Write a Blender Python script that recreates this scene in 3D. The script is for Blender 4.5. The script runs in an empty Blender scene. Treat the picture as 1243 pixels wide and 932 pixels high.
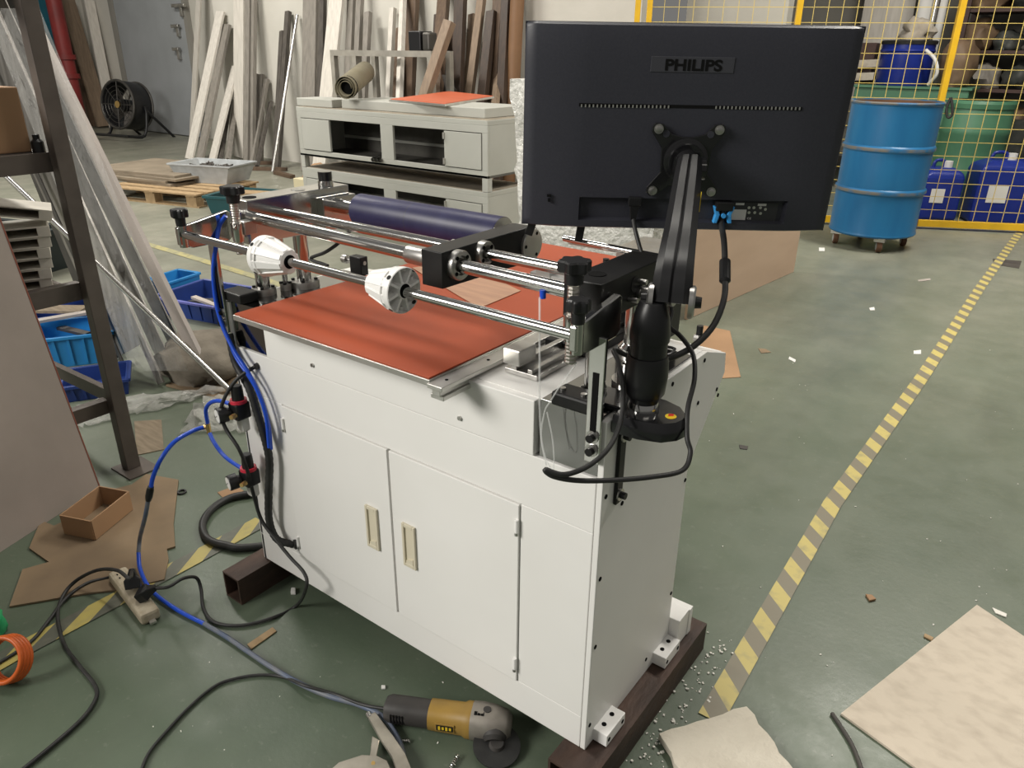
import bpy, bmesh, math, random
from mathutils import Vector, Matrix, Euler
V = Vector
random.seed(7)
SC = bpy.context.scene
COL = SC.collection

# ------------------------------------------------------------------ camera
CAM = V((0.478912, -0.888149, 1.266235)); FPX = 907.7887
RGT = V((0.801577, 0.597816, 0.009511)); DWN = V((0.249759, -0.32035, -0.913781)); FWD = V((-0.543226, 0.734841, -0.406096))
cd = bpy.data.cameras.new('camera'); cam = bpy.data.objects.new('camera', cd); COL.objects.link(cam)
cd.sensor_width = 36; cd.lens = FPX / 1243 * 36; cd.clip_start = 0.02; cd.clip_end = 100
mm = Matrix((RGT, -DWN, -FWD)).transposed().to_4x4(); mm.translation = CAM; cam.matrix_world = mm
SC.camera = cam
# ------------------------------------------------------------------ light
W = bpy.data.worlds.new('world'); SC.world = W; W.use_nodes = True
W.node_tree.nodes['Background'].inputs[0].default_value = (1.0, 0.97, 0.92, 1)
W.node_tree.nodes['Background'].inputs[1].default_value = 0.165
def area(name, loc, target, sx, sy, power, col):
    d = bpy.data.lights.new(name, 'AREA'); d.shape = 'RECTANGLE'; d.size = sx; d.size_y = sy; d.energy = power; d.color = col
    o = bpy.data.objects.new(name, d); COL.objects.link(o); o.location = loc
    o.rotation_euler = (V(target) - V(loc)).to_track_quat('-Z', 'Y').to_euler(); return o
area('daylight_from_the_hall_windows', (-3.6, -5.2, 3.9), (-0.9, 0.6, 0.4), 3.2, 2.2, 465, (1.0, 0.965, 0.90))
area('ceiling_lamp_over_machine', (-1.6, 1.2, 4.6), (-1.6, 1.2, 0), 2.4, 0.5, 70, (1.0, 0.96, 0.88))
area('ceiling_lamp_over_plank_wall', (-6.5, 1.6, 4.6), (-6.5, 3.2, 0), 3.0, 0.6, 270, (1.0, 0.96, 0.88))
area('ceiling_lamp_over_front', (2.6, -1.4, 4.4), (1.6, -.6, 0), 2.4, 0.6, 14, (1.0, 0.95, 0.86))
area('ceiling_lamp_over_aisle', (0.7, 4.3, 4.6), (0.6, 4.1, 0), 2.6, 0.6, 250, (1.0, 0.95, 0.86))
vs = SC.view_settings
vs.view_transform = 'Standard'; vs.look = 'None'; vs.gamma = 1; vs.exposure = 0.10; vs.use_curve_mapping = False

# ------------------------------------------------------------------ pixel of the photograph -> point on a known plane
def ray(x, y): return RGT * ((x - 621.5) / FPX) + DWN * ((y - 466) / FPX) + FWD
def G(x, y, z=0.0): r = ray(x, y); return CAM + r * ((z - CAM.z) / r.z)
def Yp(x, y, v=0.0): r = ray(x, y); return CAM + r * ((v - CAM.y) / r.y)
def Xp(x, y, v=0.0): r = ray(x, y); return CAM + r * ((v - CAM.x) / r.x)
def D(x, y, d): return CAM + ray(x, y) * d                  # point at a known distance along the view axis
def Np(x, y, p, n): r = ray(x, y); return CAM + r * ((V(p) - CAM).dot(n) / r.dot(n))
def zat(P, y):                                   # height over floor point P seen at picture row y
    lo, hi = -1.0, 8.0
    for _ in range(44):
        m = (lo + hi) / 2; c = V((P[0], P[1], m)) - CAM
        if 466 + FPX * c.dot(DWN) / c.dot(FWD) > y: lo = m
        else: hi = m
    return lo

# ------------------------------------------------------------------ materials
MATS = {}
def mat(name, c, c2=None, rough=0.5, metal=0.0, scale=6.0, bump=0.0, bscale=None, lo=0.35, hi=0.65, stretch=None, coat=0.0, spec=0.5, r2=None, alpha=1.0, trans=0.0, detail=5.0, ior=1.45):
    if name in MATS: return MATS[name]
    m = bpy.data.materials.new(name); MATS[name] = m; m.use_nodes = True; nt = m.node_tree; b = nt.nodes['Principled BSDF']
    b.inputs['Base Color'].default_value = (*c, 1); b.inputs['Roughness'].default_value = rough; b.inputs['Metallic'].default_value = metal
    b.inputs['Specular IOR Level'].default_value = spec; b.inputs['IOR'].default_value = ior
    if coat: b.inputs['Coat Weight'].default_value = coat; b.inputs['Coat Roughness'].default_value = 0.12
    if alpha < 1: b.inputs['Alpha'].default_value = alpha
    if trans: b.inputs['Transmission Weight'].default_value = trans
    if c2 is not None or bump:
        tc = nt.nodes.new('ShaderNodeTexCoord'); mp = nt.nodes.new('ShaderNodeMapping'); nt.links.new(tc.outputs['Object'], mp.inputs[0])
        if stretch: mp.inputs['Scale'].default_value = stretch
        n = nt.nodes.new('ShaderNodeTexNoise'); n.inputs['Scale'].default_value = scale; n.inputs['Detail'].default_value = detail; nt.links.new(mp.outputs[0], n.inputs['Vector'])
        if c2 is not None:
            r = nt.nodes.new('ShaderNodeValToRGB'); r.color_ramp.elements[0].position = lo; r.color_ramp.elements[1].position = hi
            r.color_ramp.elements[0].color = (*c, 1); r.color_ramp.elements[1].color = (*c2, 1)
            nt.links.new(n.outputs['Fac'], r.inputs[0]); nt.links.new(r.outputs[0], b.inputs['Base Color'])
            if r2 is not None:
                q = nt.nodes.new('ShaderNodeMapRange'); q.inputs[1].default_value = lo; q.inputs[2].default_value = hi; q.inputs[3].default_value = rough; q.inputs[4].default_value = r2
                nt.links.new(n.outputs['Fac'], q.inputs[0]); nt.links.new(q.outputs[0], b.inputs['Roughness'])
        if bump:
            n2 = n
            if bscale: n2 = nt.nodes.new('ShaderNodeTexNoise'); n2.inputs['Scale'].default_value = bscale; n2.inputs['Detail'].default_value = 6; nt.links.new(mp.outputs[0], n2.inputs['Vector'])
            bp = nt.nodes.new('ShaderNodeBump'); bp.inputs['Strength'].default_value = bump; bp.inputs['Distance'].default_value = 0.02
            nt.links.new(n2.outputs['Fac'], bp.inputs['Height']); nt.links.new(bp.outputs[0], b.inputs['Normal'])
    return m
mat('white_paint', (.80, .79, .765), (.745, .735, .705), rough=.42, scale=5, lo=.3, hi=.9)
mat('white_enamel', (.84, .83, .81), rough=.35)
mat('polished_steel', (.62, .615, .60), (.52, .515, .50), rough=.10, metal=1, scale=9, r2=.2)
mat('mirror_plate', (.25, .25, .24), (.21, .21, .205), rough=.06, metal=1, scale=9, r2=.12)
mat('chrome', (.56, .555, .54), rough=.13, metal=1)
mat('satin_steel', (.56, .55, .53), (.42, .41, .39), rough=.28, metal=1, scale=22, r2=.42)
mat('thread_steel', (.50, .47, .43), rough=.35, metal=1)
mat('aluminium', (.66, .65, .62), (.54, .53, .50), rough=.34, metal=.85, scale=14)
mat('black_anodised', (.009, .009, .0095), (.014, .0138, .0135), rough=.42, scale=20, spec=.3)
mat('black_plastic', (.012, .012, .013), rough=.36)
mat('black_gloss', (.010, .010, .011), rough=.14, coat=.5)
mat('black_rubber', (.016, .016, .016), (.03, .03, .029), rough=.5, scale=30)
mat('dark_hole', (.008, .008, .008), rough=.9, spec=.1)
mat('cream_plastic', (.62, .57, .44), rough=.45)
mat('red_rubber', (.36, .068, .026), (.33, .062, .024), rough=.5, scale=3, spec=.3)
mat('navy_roller', (.018, .018, .062), (.03, .03, .085), rough=.42, scale=26, lo=.4, hi=.75)
mat('blue_hose', (.012, .075, .56), rough=.28)
mat('grey_blue_hose', (.09, .12, .19), (.16, .17, .19), rough=.5, scale=30)
mat('red_plastic', (.62, .03, .06), rough=.35)
mat('gauge_face', (.85, .85, .83), rough=.4)
mat('brass', (.65, .45, .18), rough=.3, metal=1)
mat('rusty_steel', (.085, .050, .036), (.040, .026, .021), rough=.62, metal=.25, scale=16, bump=.15, bscale=60, stretch=(1, .4, 1))
mat('monitor_shell', (.031, .032, .042), (.036, .037, .047), rough=.42, scale=300, bump=.05, bscale=900)
mat('monitor_dark', (.009, .009, .017), rough=.4)
mat('label_grey', (.035, .035, .038), rough=.4)
mat('paper_white', (.72, .71, .68), rough=.6)
mat('blue_plastic', (.05, .33, .75), rough=.35)
mat('yellow_sticker', (.78, .55, .03), rough=.4)
mat('clear_film', (.93, .94, .93), rough=.12, alpha=.32, spec=.6)
mat('crumpled_film', (.80, .80, .77), (.62, .62, .59), rough=.14, scale=20, bump=.9, bscale=34, alpha=.62)
mat('floor_film', (.85, .84, .80), (.66, .65, .60), rough=.15, scale=24, bump=.9, bscale=50, alpha=.26)

# ------------------------------------------------------------------ mesh builder
class MB:
    def __init__(s): s.v = []; s.f = []
    def add(s, vs, fs):
        n = len(s.v); s.v += [V(p) for p in vs]; s.f += [tuple(i + n for i in f) for f in fs]; return s
    def hexa(s, p):                              # 8 corners: 0-3 bottom loop, 4-7 top loop
        return s.add(p, [(3, 2, 1, 0), (4, 5, 6, 7), (0, 1, 5, 4), (1, 2, 6, 5), (2, 3, 7, 6), (3, 0, 4, 7)])
    def box(s, x0, x1, y0, y1, z0, z1):
        return s.hexa([(x0, y0, z0), (x1, y0, z0), (x1, y1, z0), (x0, y1, z0), (x0, y0, z1), (x1, y0, z1), (x1, y1, z1), (x0, y1, z1)])
    def obox(s, c, ax, ay, az, sx, sy, sz):      # oriented box about centre c
        c = V(c); ax = V(ax).normalized() * sx / 2; ay = V(ay).normalized() * sy / 2; az = V(az).normalized() * sz / 2
        return s.hexa([c - ax - ay - az, c + ax - ay - az, c + ax + ay - az, c - ax + ay - az, c - ax - ay + az, c + ax - ay + az, c + ax + ay + az, c - ax + ay + az])
    def beam(s, p, q, w, t, hint=(0, 0, 1), w2=None, t2=None):     # bar from p to q, width w across, thickness t along the hint side
        p = V(p); q = V(q); d = (q - p).normalized(); h = V(hint); a = d.cross(h).normalized(); b = a.cross(d).normalized()
        w2 = w if w2 is None else w2; t2 = t if t2 is None else t2
        return s.hexa([p - a * w / 2 - b * t / 2, p + a * w / 2 - b * t / 2, p + a * w / 2 + b * t / 2, p - a * w / 2 + b * t / 2,
                       q - a * w2 / 2 - b * t2 / 2, q + a * w2 / 2 - b * t2 / 2, q + a * w2 / 2 + b * t2 / 2, q - a * w2 / 2 + b * t2 / 2])
    def cyl(s, p, q, r, r2=None, n=24): return s.lathe(p, q, [(0, r), (1, r if r2 is None else r2)], n)
    def lathe(s, p, q, prof, n=28, cap=True, lob=None):   # prof: (t along p-q, radius)
        p = V(p); q = V(q); d = (q - p); a = d.normalized().orthogonal().normalized(); b = d.normalized().cross(a); k = len(s.v); m = len(prof)
        for t, r in prof:
            for i in range(n):
                an = 2 * math.pi * i / n; rr = r * (1 + (lob[1] * math.cos(lob[0] * an) if lob else 0))
                s.v.append(p + d * t + (a * math.cos(an) + b * math.sin(an)) * rr)
        for j in range(m - 1):
            for i in range(n):
                i2 = (i + 1) % n; s.f.append((k + j * n + i, k + j * n + i2, k + (j + 1) * n + i2, k + (j + 1) * n + i))
        if cap:
            s.f.append(tuple(k + i for i in reversed(range(n)))); s.f.append(tuple(k + (m - 1) * n + i for i in range(n)))
        return s
    def tubep(s, pts, r, n=10, sub=6, rib=0.0, radii=None):    # smooth tube through points
        P = spline(pts, sub); k = len(s.v); T0 = (P[1] - P[0]).normalized(); a = T0.orthogonal().normalized(); L = len(P)
        for i, p in enumerate(P):
            t = (P[min(i + 1, L - 1)] - P[max(i - 1, 0)]).normalized(); a = (a - t * a.dot(t)).normalized(); b = t.cross(a)
            rr = r * (1 + (rib if i % 2 else 0))
            if radii: u = i / (L - 1) * (len(radii) - 1); j = min(int(u), len(radii) - 2); rr = radii[j] * (1 - u + j) + radii[j + 1] * (u - j)
            for q in range(n): an = 2 * math.pi * q / n; s.v.append(p + (a * math.cos(an) + b * math.sin(an)) * rr)
        for j in range(L - 1):
            for i in range(n):
                i2 = (i + 1) % n; s.f.append((k + j * n + i, k + j * n + i2, k + (j + 1) * n + i2, k + (j + 1) * n + i))
        s.f.append(tuple(k + i for i in reversed(range(n)))); s.f.append(tuple(k + (L - 1) * n + i for i in range(n))); return s
    def prism(s, poly, ext):                     # extrude a polygon (3-d points) along a vector
        n = len(poly); P = [V(p) for p in poly]; e = V(ext); k = len(s.v); s.v += P + [p + e for p in P]
        s.f.append(tuple(k + i for i in reversed(range(n)))); s.f.append(tuple(k + n + i for i in range(n)))
        for i in range(n): j = (i + 1) % n; s.f.append((k + i, k + j, k + n + j, k + n + i))
        return s
    def loft(s, secs, cap=True):                 # closed sections with equal point counts
        k = len(s.v); n = len(secs[0]); m = len(secs)
        for q in secs: s.v += [V(p) for p in q]
        for j in range(m - 1):
            for i in range(n): i2 = (i + 1) % n; s.f.append((k + j * n + i, k + j * n + i2, k + (j + 1) * n + i2, k + (j + 1) * n + i))
        if cap: s.f.append(tuple(k + i for i in reversed(range(n)))); s.f.append(tuple(k + (m - 1) * n + i for i in range(n)))
        return s
    def grid(s, P):                              # rows of points
        k = len(s.v); nr = len(P); nc = len(P[0])
        for r in P: s.v += [V(p) for p in r]
        for i in range(nr - 1):
            for j in range(nc - 1): a = k + i * nc + j; s.f.append((a, a + 1, a + nc + 1, a + nc))
        return s
    def build(s, name, material, parent=None, smooth=32, bevel=0.0, label=None, cat=None, group=None, kind=None, solid=0.0, sub=0, seg=2):
        xs = [p.x for p in s.v]; ys = [p.y for p in s.v]; zs = [p.z for p in s.v]
        org = V(((min(xs) + max(xs)) / 2, (min(ys) + max(ys)) / 2, min(zs)))
        me = bpy.data.meshes.new(name); me.from_pydata([p - org for p in s.v], [], s.f); me.validate()
        bm = bmesh.new(); bm.from_mesh(me); bmesh.ops.recalc_face_normals(bm, faces=bm.faces); bm.to_mesh(me); bm.free()
        me.materials.append(MATS[material])
        o = bpy.data.objects.new(name, me); COL.objects.link(o)
        if smooth: me.polygons.foreach_set('use_smooth', [True] * len(me.polygons)); me.set_sharp_from_angle(angle=math.radians(smooth))
        o.location = org
        if parent: o.parent = parent; o.location = org - WLOC[parent.name]
        WLOC[o.name] = org
        if solid: md = o.modifiers.new('thickness', 'SOLIDIFY'); md.thickness = solid; md.offset = 0
        if bevel: md = o.modifiers.new('bevel', 'BEVEL'); md.width = bevel; md.segments = seg; md.limit_method = 'ANGLE'; md.angle_limit = math.radians(40); md.harden_normals = False
        if sub: md = o.modifiers.new('subdivision', 'SUBSURF'); md.levels = sub; md.render_levels = sub
        tag(o, label, cat, group, kind); return o
WLOC = {}
def tag(o, label=None, cat=None, group=None, kind=None):
    if label: o['label'] = label
    if cat: o['category'] = cat
    if group: o['group'] = group
    if kind: o['kind'] = kind
    return o
def thing(name, label, cat, loc, group=None):
    o = bpy.data.objects.new(name, None); COL.objects.link(o); o.location = loc; o.empty_display_size = .1; WLOC[o.name] = V(loc); return tag(o, label, cat, group)
def spline(pts, sub=6):
    P = [V(p) for p in pts]
    if len(P) == 2: return [P[0].lerp(P[1], i / sub) for i in range(sub + 1)]
    P = [P[0] * 2 - P[1]] + P + [P[-1] * 2 - P[-2]]; out = []
    for i in range(1, len(P) - 2):
        a, b, c, d = P[i - 1:i + 3]
        for j in range(sub):
            t = j / sub; out.append(.5 * ((2 * b) + (c - a) * t + (2 * a - 5 * b + 4 * c - d) * t * t + (3 * b - a - 3 * c + d) * t ** 3))
    out.append(P[-2]); return out
def clone(o, dloc=(0, 0, 0), parent=None, label=None):           # a copy that shares the mesh
    c = o.copy(); COL.objects.link(c); c.location = V(o.location) + V(dloc); WLOC[c.name] = WLOC[o.name] + V(dloc)
    if parent: c.parent = parent
    if label: c['label'] = label
    return c
def clone_tree(o, dloc, label=None):
    c = clone(o, dloc, None, label)
    for ch in [k for k in bpy.data.objects if k.parent == o]:
        d = clone(ch, (0, 0, 0), c); WLOC[d.name] = WLOC[ch.name] + V(dloc)
        for g in [k for k in bpy.data.objects if k.parent == ch]:
            e = clone(g, (0, 0, 0), d); WLOC[e.name] = WLOC[g.name] + V(dloc)
    return c
def cable(name, pts, r, material, label, cat='cable', n=10, sub=6, group=None, parent=None, rib=0.0, radii=None):
    return MB().tubep(pts, r, n, sub, rib, radii).build(name, material, parent, smooth=60, label=label, cat=None if parent else cat, group=group)
X3 = V((1, 0, 0)); Y3 = V((0, 1, 0)); Z3 = V((0, 0, 1))

# ================================================================== THE SETTING
def floor_material():
    m = bpy.data.materials.new('green_epoxy_floor'); MATS['green_epoxy_floor'] = m; m.use_nodes = True; nt = m.node_tree; N = nt.nodes; L = nt.links; b = N['Principled BSDF']
    ge = N.new('ShaderNodeNewGeometry')
    def noise(sc, det=6, st=None):
        mp = N.new('ShaderNodeMapping'); L.new(ge.outputs['Position'], mp.inputs[0])
        if st: mp.inputs['Scale'].default_value = st; mp.inputs['Rotation'].default_value = (0, 0, .6)
        n = N.new('ShaderNodeTexNoise'); n.inputs['Scale'].default_value = sc; n.inputs['Detail'].default_value = det; n.inputs['Roughness'].default_value = .62; L.new(mp.outputs[0], n.inputs[0]); return n.outputs['Fac']
    def ramp(src, p0, c0, p1, c1):
        r = N.new('ShaderNodeValToRGB'); r.color_ramp.elements[0].position = p0; r.color_ramp.elements[1].position = p1
        r.color_ramp.elements[0].color = (*c0, 1); r.color_ramp.elements[1].color = (*c1, 1); L.new(src, r.inputs[0]); return r.outputs[0]
    def mix(f, a, c):
        x = N.new('ShaderNodeMix'); x.data_type = 'RGBA'; L.new(f, x.inputs[0]); 
        L.new(a, x.inputs[6]); L.new(c, x.inputs[7]); return x.outputs[2]
    base = ramp(noise(2.2), .3, (.078, .108, .072), .7, (.112, .140, .098))
    dust = ramp(noise(5.0, 8), .3, (.225, .222, .176), .75, (.31, .30, .245))
    # older, trodden-grey concrete showing through at the far left; greyer towards the back too
    sp = N.new('ShaderNodeSeparateXYZ'); L.new(ge.outputs['Position'], sp.inputs[0])
    def mr(src, a, c, to0=0, to1=1):
        q = N.new('ShaderNodeMapRange'); q.inputs[1].default_value = a; q.inputs[2].default_value = c; q.inputs[3].default_value = to0; q.inputs[4].default_value = to1; L.new(src, q.inputs[0]); return q.outputs[0]
    def mth(op, a, c):
        q = N.new('ShaderNodeMath'); q.operation = op
        for i, k in enumerate((a, c)):
            if isinstance(k, (int, float)): q.inputs[i].default_value = k
            else: L.new(k, q.inputs[i])
        q.use_clamp = op in ('ADD', 'MULTIPLY'); return q.outputs[0]
    wear_l = mr(sp.outputs['X'], -1.6, -4.6); grey_b = mr(sp.outputs['Y'], .3, 4.6, 0, .72)
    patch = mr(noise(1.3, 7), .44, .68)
    wear = mth('MULTIPLY', mth('ADD', wear_l, grey_b), mr(noise(3.1, 8, (1, .35, 1)), .25, .62, .55, 1.0))
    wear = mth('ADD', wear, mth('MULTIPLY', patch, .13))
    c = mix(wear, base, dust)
    sm = mth('MULTIPLY', mr(noise(1.1, 9, (1, .22, 1)), .50, .74), .55)
    dk = N.new('ShaderNodeRGB'); dk.outputs[0].default_value = (.062, .066, .056, 1)
    c = mix(sm, c, dk.outputs[0])
    sc = mth('MULTIPLY', mr(noise(46, 10), .60, .74), .22)
    lt = N.new('ShaderNodeRGB'); lt.outputs[0].default_value = (.34, .33, .29, 1)
    c = mix(sc, c, lt.outputs[0])
    L.new(c, b.inputs['Base Color']); L.new(mr(noise(7, 8), .3, .75, .30, .52), b.inputs['Roughness']); b.inputs['Specular IOR Level'].default_value = .42
    bp = N.new('ShaderNodeBump'); bp.inputs['Strength'].default_value = .06; bp.inputs['Distance'].default_value = .01; L.new(noise(60, 6), bp.inputs['Height']); L.new(bp.outputs[0], b.inputs['Normal'])
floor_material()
mat('plaster', (.60, .575, .52), (.52, .50, .445), rough=.8, scale=1.6, bump=.05, bscale=40)
mat('plaster_grey', (.27, .258, .23), (.22, .21, .188), rough=.8, scale=1.4)
mat('blue_grey_door', (.34, .355, .37), (.30, .315, .325), rough=.5, scale=2)
mat('teal_paint', (.008, .10, .145), (.006, .075, .11), rough=.5, scale=3)
mat('red_pipe_paint', (.25, .028, .026), (.18, .024, .022), rough=.45, scale=5)
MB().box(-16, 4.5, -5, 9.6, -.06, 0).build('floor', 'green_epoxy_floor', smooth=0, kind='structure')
YW = 5.15
MB().box(-8.62, -2.72, YW, YW + .14, 0, 4.2).build('wall_back', 'plaster', smooth=0, kind='structure')
MB().box(-13.6, -8.62, 6.0, 6.14, 0, 4.2).build('wall_alcove', 'plaster', smooth=0, kind='structure')
MB().box(-8.76, -8.62, YW + .14, 6.0, 0, 4.2).build('wall_return', 'plaster', smooth=0, kind='structure')
MB().box(-13.74, -13.6, -3, 6.14, 0, 4.2).build('wall_left', 'plaster', smooth=0, kind='structure')
MB().box(-2.86, 4.4, 8.9, 9.05, 0, 4.2).build('wall_right', 'plaster_grey', smooth=0, kind='structure')
MB().box(-2.86, -1.92, 6.3, 6.44, 0, 4.2).build('wall_store', 'plaster', smooth=0, kind='structure')
# steel door with its panic hardware in the alcove
dl = Yp(168, 160, 5.97).x; dr = Yp(247, 166, 5.97).x
door = MB().box(dl, dr, 5.945, 5.995, .01, 2.55).build('door_1', 'blue_grey_door', smooth=0, bevel=.006, kind='structure')
m = MB().box(dl - .14, dl - .01, 5.93, 6.0, 0, 2.6).box(dr + .01, dr + .09, 5.93, 6.0, 0, 2.6).box(dl - .14, dr + .09, 5.93, 6.0, 2.6, 2.7); m.build('trim_1', 'plaster_grey', smooth=0, kind='structure')
for (x, y, w) in ((218, 7, 26), (214, 32, 15), (215, 60, 13)):
    p = Yp(x, y, 5.90); k = p.x
    h = MB().box(k - w * .006, k + w * .006, 5.86, 5.905, p.z - .02, p.z + .025); q = MB().box(k - .03, k + .03, 5.90, 5.945, p.z - .14, p.z + .03)
    q.build('latch_plate', 'satin_steel', door, bevel=.004); h.build('door_handle', 'satin_steel', door, bevel=.006)
# hazard tape stuck on the floor: the stripes are print
def tape_mat(name, ya, bk, per, wear):
    m = bpy.data.materials.new(name); MATS[name] = m; m.use_nodes = True; nt = m.node_tree; N = nt.nodes; L = nt.links; b = N['Principled BSDF']; b.inputs['Roughness'].default_value = .5
    uv = N.new('ShaderNodeUVMap'); s = N.new('ShaderNodeSeparateXYZ'); L.new(uv.outputs[0], s.inputs[0])
    def mth(op, a, c):
        q = N.new('ShaderNodeMath'); q.operation = op
        for i, k in enumerate((a, c)):
            if isinstance(k, (int, float)): q.inputs[i].default_value = k
            else: L.new(k, q.inputs[i])
        return q.outputs[0]
    f = mth('GREATER_THAN', mth('FRACT', mth('DIVIDE', mth('ADD', s.outputs[0], mth('MULTIPLY', s.outputs[1], -1)), per), 0), .5)
    def noise(sc): n = N.new('ShaderNodeTexNoise'); n.inputs['Scale'].default_value = sc; n.inputs['Detail'].default_value = 7; L.new(uv.outputs[0], n.inputs[0]); return n.outputs['Fac']
    def rgb(c): r = N.new('ShaderNodeRGB'); r.outputs[0].default_value = (*c, 1); return r.outputs[0]
    def mix(f, a, c): x = N.new('ShaderNodeMix'); x.data_type = 'RGBA'; L.new(f, x.inputs[0]); L.new(a, x.inputs[6]); L.new(c, x.inputs[7]); return x.outputs[2]
    r = N.new('ShaderNodeMapRange'); r.inputs[1].default_value = .5; r.inputs[2].default_value = .72; r.inputs[4].default_value = wear; L.new(noise(26), r.inputs[0])
    c = mix(f, rgb(bk), rgb(ya)); c = mix(r.outputs[0], c, rgb((.20, .19, .14))); L.new(c, b.inputs['Base Color'])
tape_mat('hazard_tape', (.52, .43, .14), (.20, .178, .125), .126, .5)
tape_mat('hazard_tape_wide', (.42, .35, .10), (.10, .105, .08), .15, .35)
tape_mat('faded_tape', (.40, .36, .17), (.34, .32, .18), .3, .9)
def tape(pix, w, mname, label, slant=1.0):
    P = [G(*p) for p in pix]; P = [p + Z3 * .0025 for p in P]; m = MB(); rows = []; uvs = []; d = 0
    for i, p in enumerate(P):
        t = (P[min(i + 1, len(P) - 1)] - P[max(i - 1, 0)]).normalized(); s = t.cross(Z3)
        if i: d += (p - P[i - 1]).length
        rows.append([p - s * w / 2, p + s * w / 2]); uvs.append([(d, -w / 2 * slant), (d, w / 2 * slant)])
    m.grid(rows); o = m.build('hazard_tape', mname, smooth=0, label=label, cat='floor tape')
    uv = o.data.uv_layers.new(name='UVMap'); flat = [u for r in uvs for u in r]
    for lp in o.data.loops: uv.data[lp.index].uv = flat[lp.vertex_index]
    return o
tape([(862, 873), (1010, 612), (1120, 457), (1190, 349), (1240, 279)], .052, 'hazard_tape', 'yellow and grey striped hazard tape running across open floor to the fence', -.95)
tape([(-40, 826), (20, 792), (115, 742), (232, 680), (318, 633)], .060, 'hazard_tape_wide', 'yellow and black striped hazard tape running under the power strip', -1.7)
tape([(150, 288), (225, 310), (310, 336), (400, 365)], .06, 'faded_tape', 'faded yellow floor line between the pallet and the blue bins')

# ================================================================== THE MACHINE
MC = thing('printing_machine', 'white cabinet machine with red rubber table, steel rods and navy roller', 'machine', (-.48, .17, .0754))
ZB, ZA, ZT, L0 = .0754, .658, .76, -.96
xd0, xd1, xd2, zd0, zd1 = -.804, -.4755, -.156, .1517, .5552
# cabinet body: front frame round the door opening, left side, back, bottom, top
m = MB()
m.box(L0, -.012, 0, .014, zd1, ZA).box(L0, -.012, 0, .014, ZB, zd0).box(L0, xd0, 0, .014, zd0, zd1).box(xd2, -.012, 0, .014, zd0, zd1)
m.box(L0 + .01, -.012, .33, .342, ZB, .52).box(L0 + .01, -.012, .014, .33, ZB, ZB + .012).box(L0 + .012, -.012, .018, .026, zd0 - .03, zd1 + .03)
m.build('cabinet_body', 'white_paint', MC, smooth=0, bevel=.0015)
prof = [(0, ZB), (.343, ZB), (.343, .523), (.478, .683), (.470, .727), (.37, ZT), (0, ZT)]
sp = MB().prism([(-.011, y, z) for y, z in prof], (.011, 0, 0)).build('side_panel', 'white_paint', MC, smooth=0, bevel=.0015, label='right side panel with mounting holes')
MB().prism([(L0 - .002, y, z) for y, z in prof], (.011, 0, 0)).build('side_panel', 'white_paint', MC, smooth=0, bevel=.0015)
for (y, z) in ((.012, .625), (.012, .464), (.012, .317), (.012, .13), (.238, .114), (.332, .224), (.07, .583), (.225, .745), (.36, .746), (.353, .661), (.444, .657), (.455, .640), (.335, .50)):
    MB().cyl((-.0005, y, z), (.0012, y, z), .0042, n=10).build('mounting_hole', 'dark_hole', sp)
MB().box(L0 + .012, -.011, .012, .37, ZT - .012, ZT).add([(L0 + .012, .37, ZT), (-.011, .37, ZT), (-.011, .47, .727), (L0 + .012, .47, .727), (L0 + .012, .37, ZT - .012), (-.011, .37, ZT - .012), (-.011, .468, .715), (L0 + .012, .468, .715)],
    [(0, 1, 2, 3), (7, 6, 5, 4), (0, 4, 5, 1), (2, 6, 7, 3)]).build('top_panel', 'white_paint', MC, smooth=0)
MB().add([(L0 + .01, .47, .727), (-.011, .47, .727), (-.011, .478, .683), (L0 + .01, .478, .683), (-.011, .343, .523), (L0 + .01, .343, .523)], [(0, 1, 2, 3), (3, 2, 4, 5)]).build('rear_hood', 'white_paint', MC, smooth=0, solid=.004)
# doors
def cab_door(x0, x1, hx, hinge_x):
    d = MB().box(x0, x1, -.004, .014, zd0 + .0012, zd1 - .0012).build('door', 'white_paint', MC, smooth=0, bevel=.0012)
    h0, h1, z0, z1 = hx - .0175, hx + .0175, .299, .402
    m = MB()
    for b in ((h0, h0 + .006, z0, z1), (h1 - .006, h1, z0, z1), (h0 + .006, h1 - .006, z0, z0 + .008), (h0 + .006, h1 - .006, z1 - .008, z1)): m.box(b[0], b[1], -.0095, -.004, b[2], b[3])
    m.build('door_handle', 'cream_plastic', d, smooth=0, bevel=.001)
    MB().box(h0 + .006, h1 - .006, -.0055, -.0035, z0 + .008, z1 - .008).build('handle_recess', 'cream_plastic', d, smooth=0)
    MB().prism([(h0 + .008, -.0055, z0 + .008), (h1 - .008, -.0055, z0 + .008), (h1 - .008, -.0055, z0 + .022), (h0 + .008, -.0055, z0 + .014)], (0, -.003, 0)).build('pull_lip', 'cream_plastic', d, smooth=0)
    for z in (zd0 + .045, zd1 - .045):
        MB().cyl((hinge_x, -.006, z - .014), (hinge_x, -.006, z + .014), .0036, n=10).build('hinge_pin', 'white_enamel', d)
        MB().cyl((hinge_x, -.006, z - .018), (hinge_x, -.006, z - .012), .0038, n=10).build('hinge_gap', 'satin_steel', d)
cab_door(xd0 + .0015, xd1 - .0028, -.533, xd0 + .003)
cab_door(xd1 + .0028, xd2 - .0015, -.4265, xd2 - .004)
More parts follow.
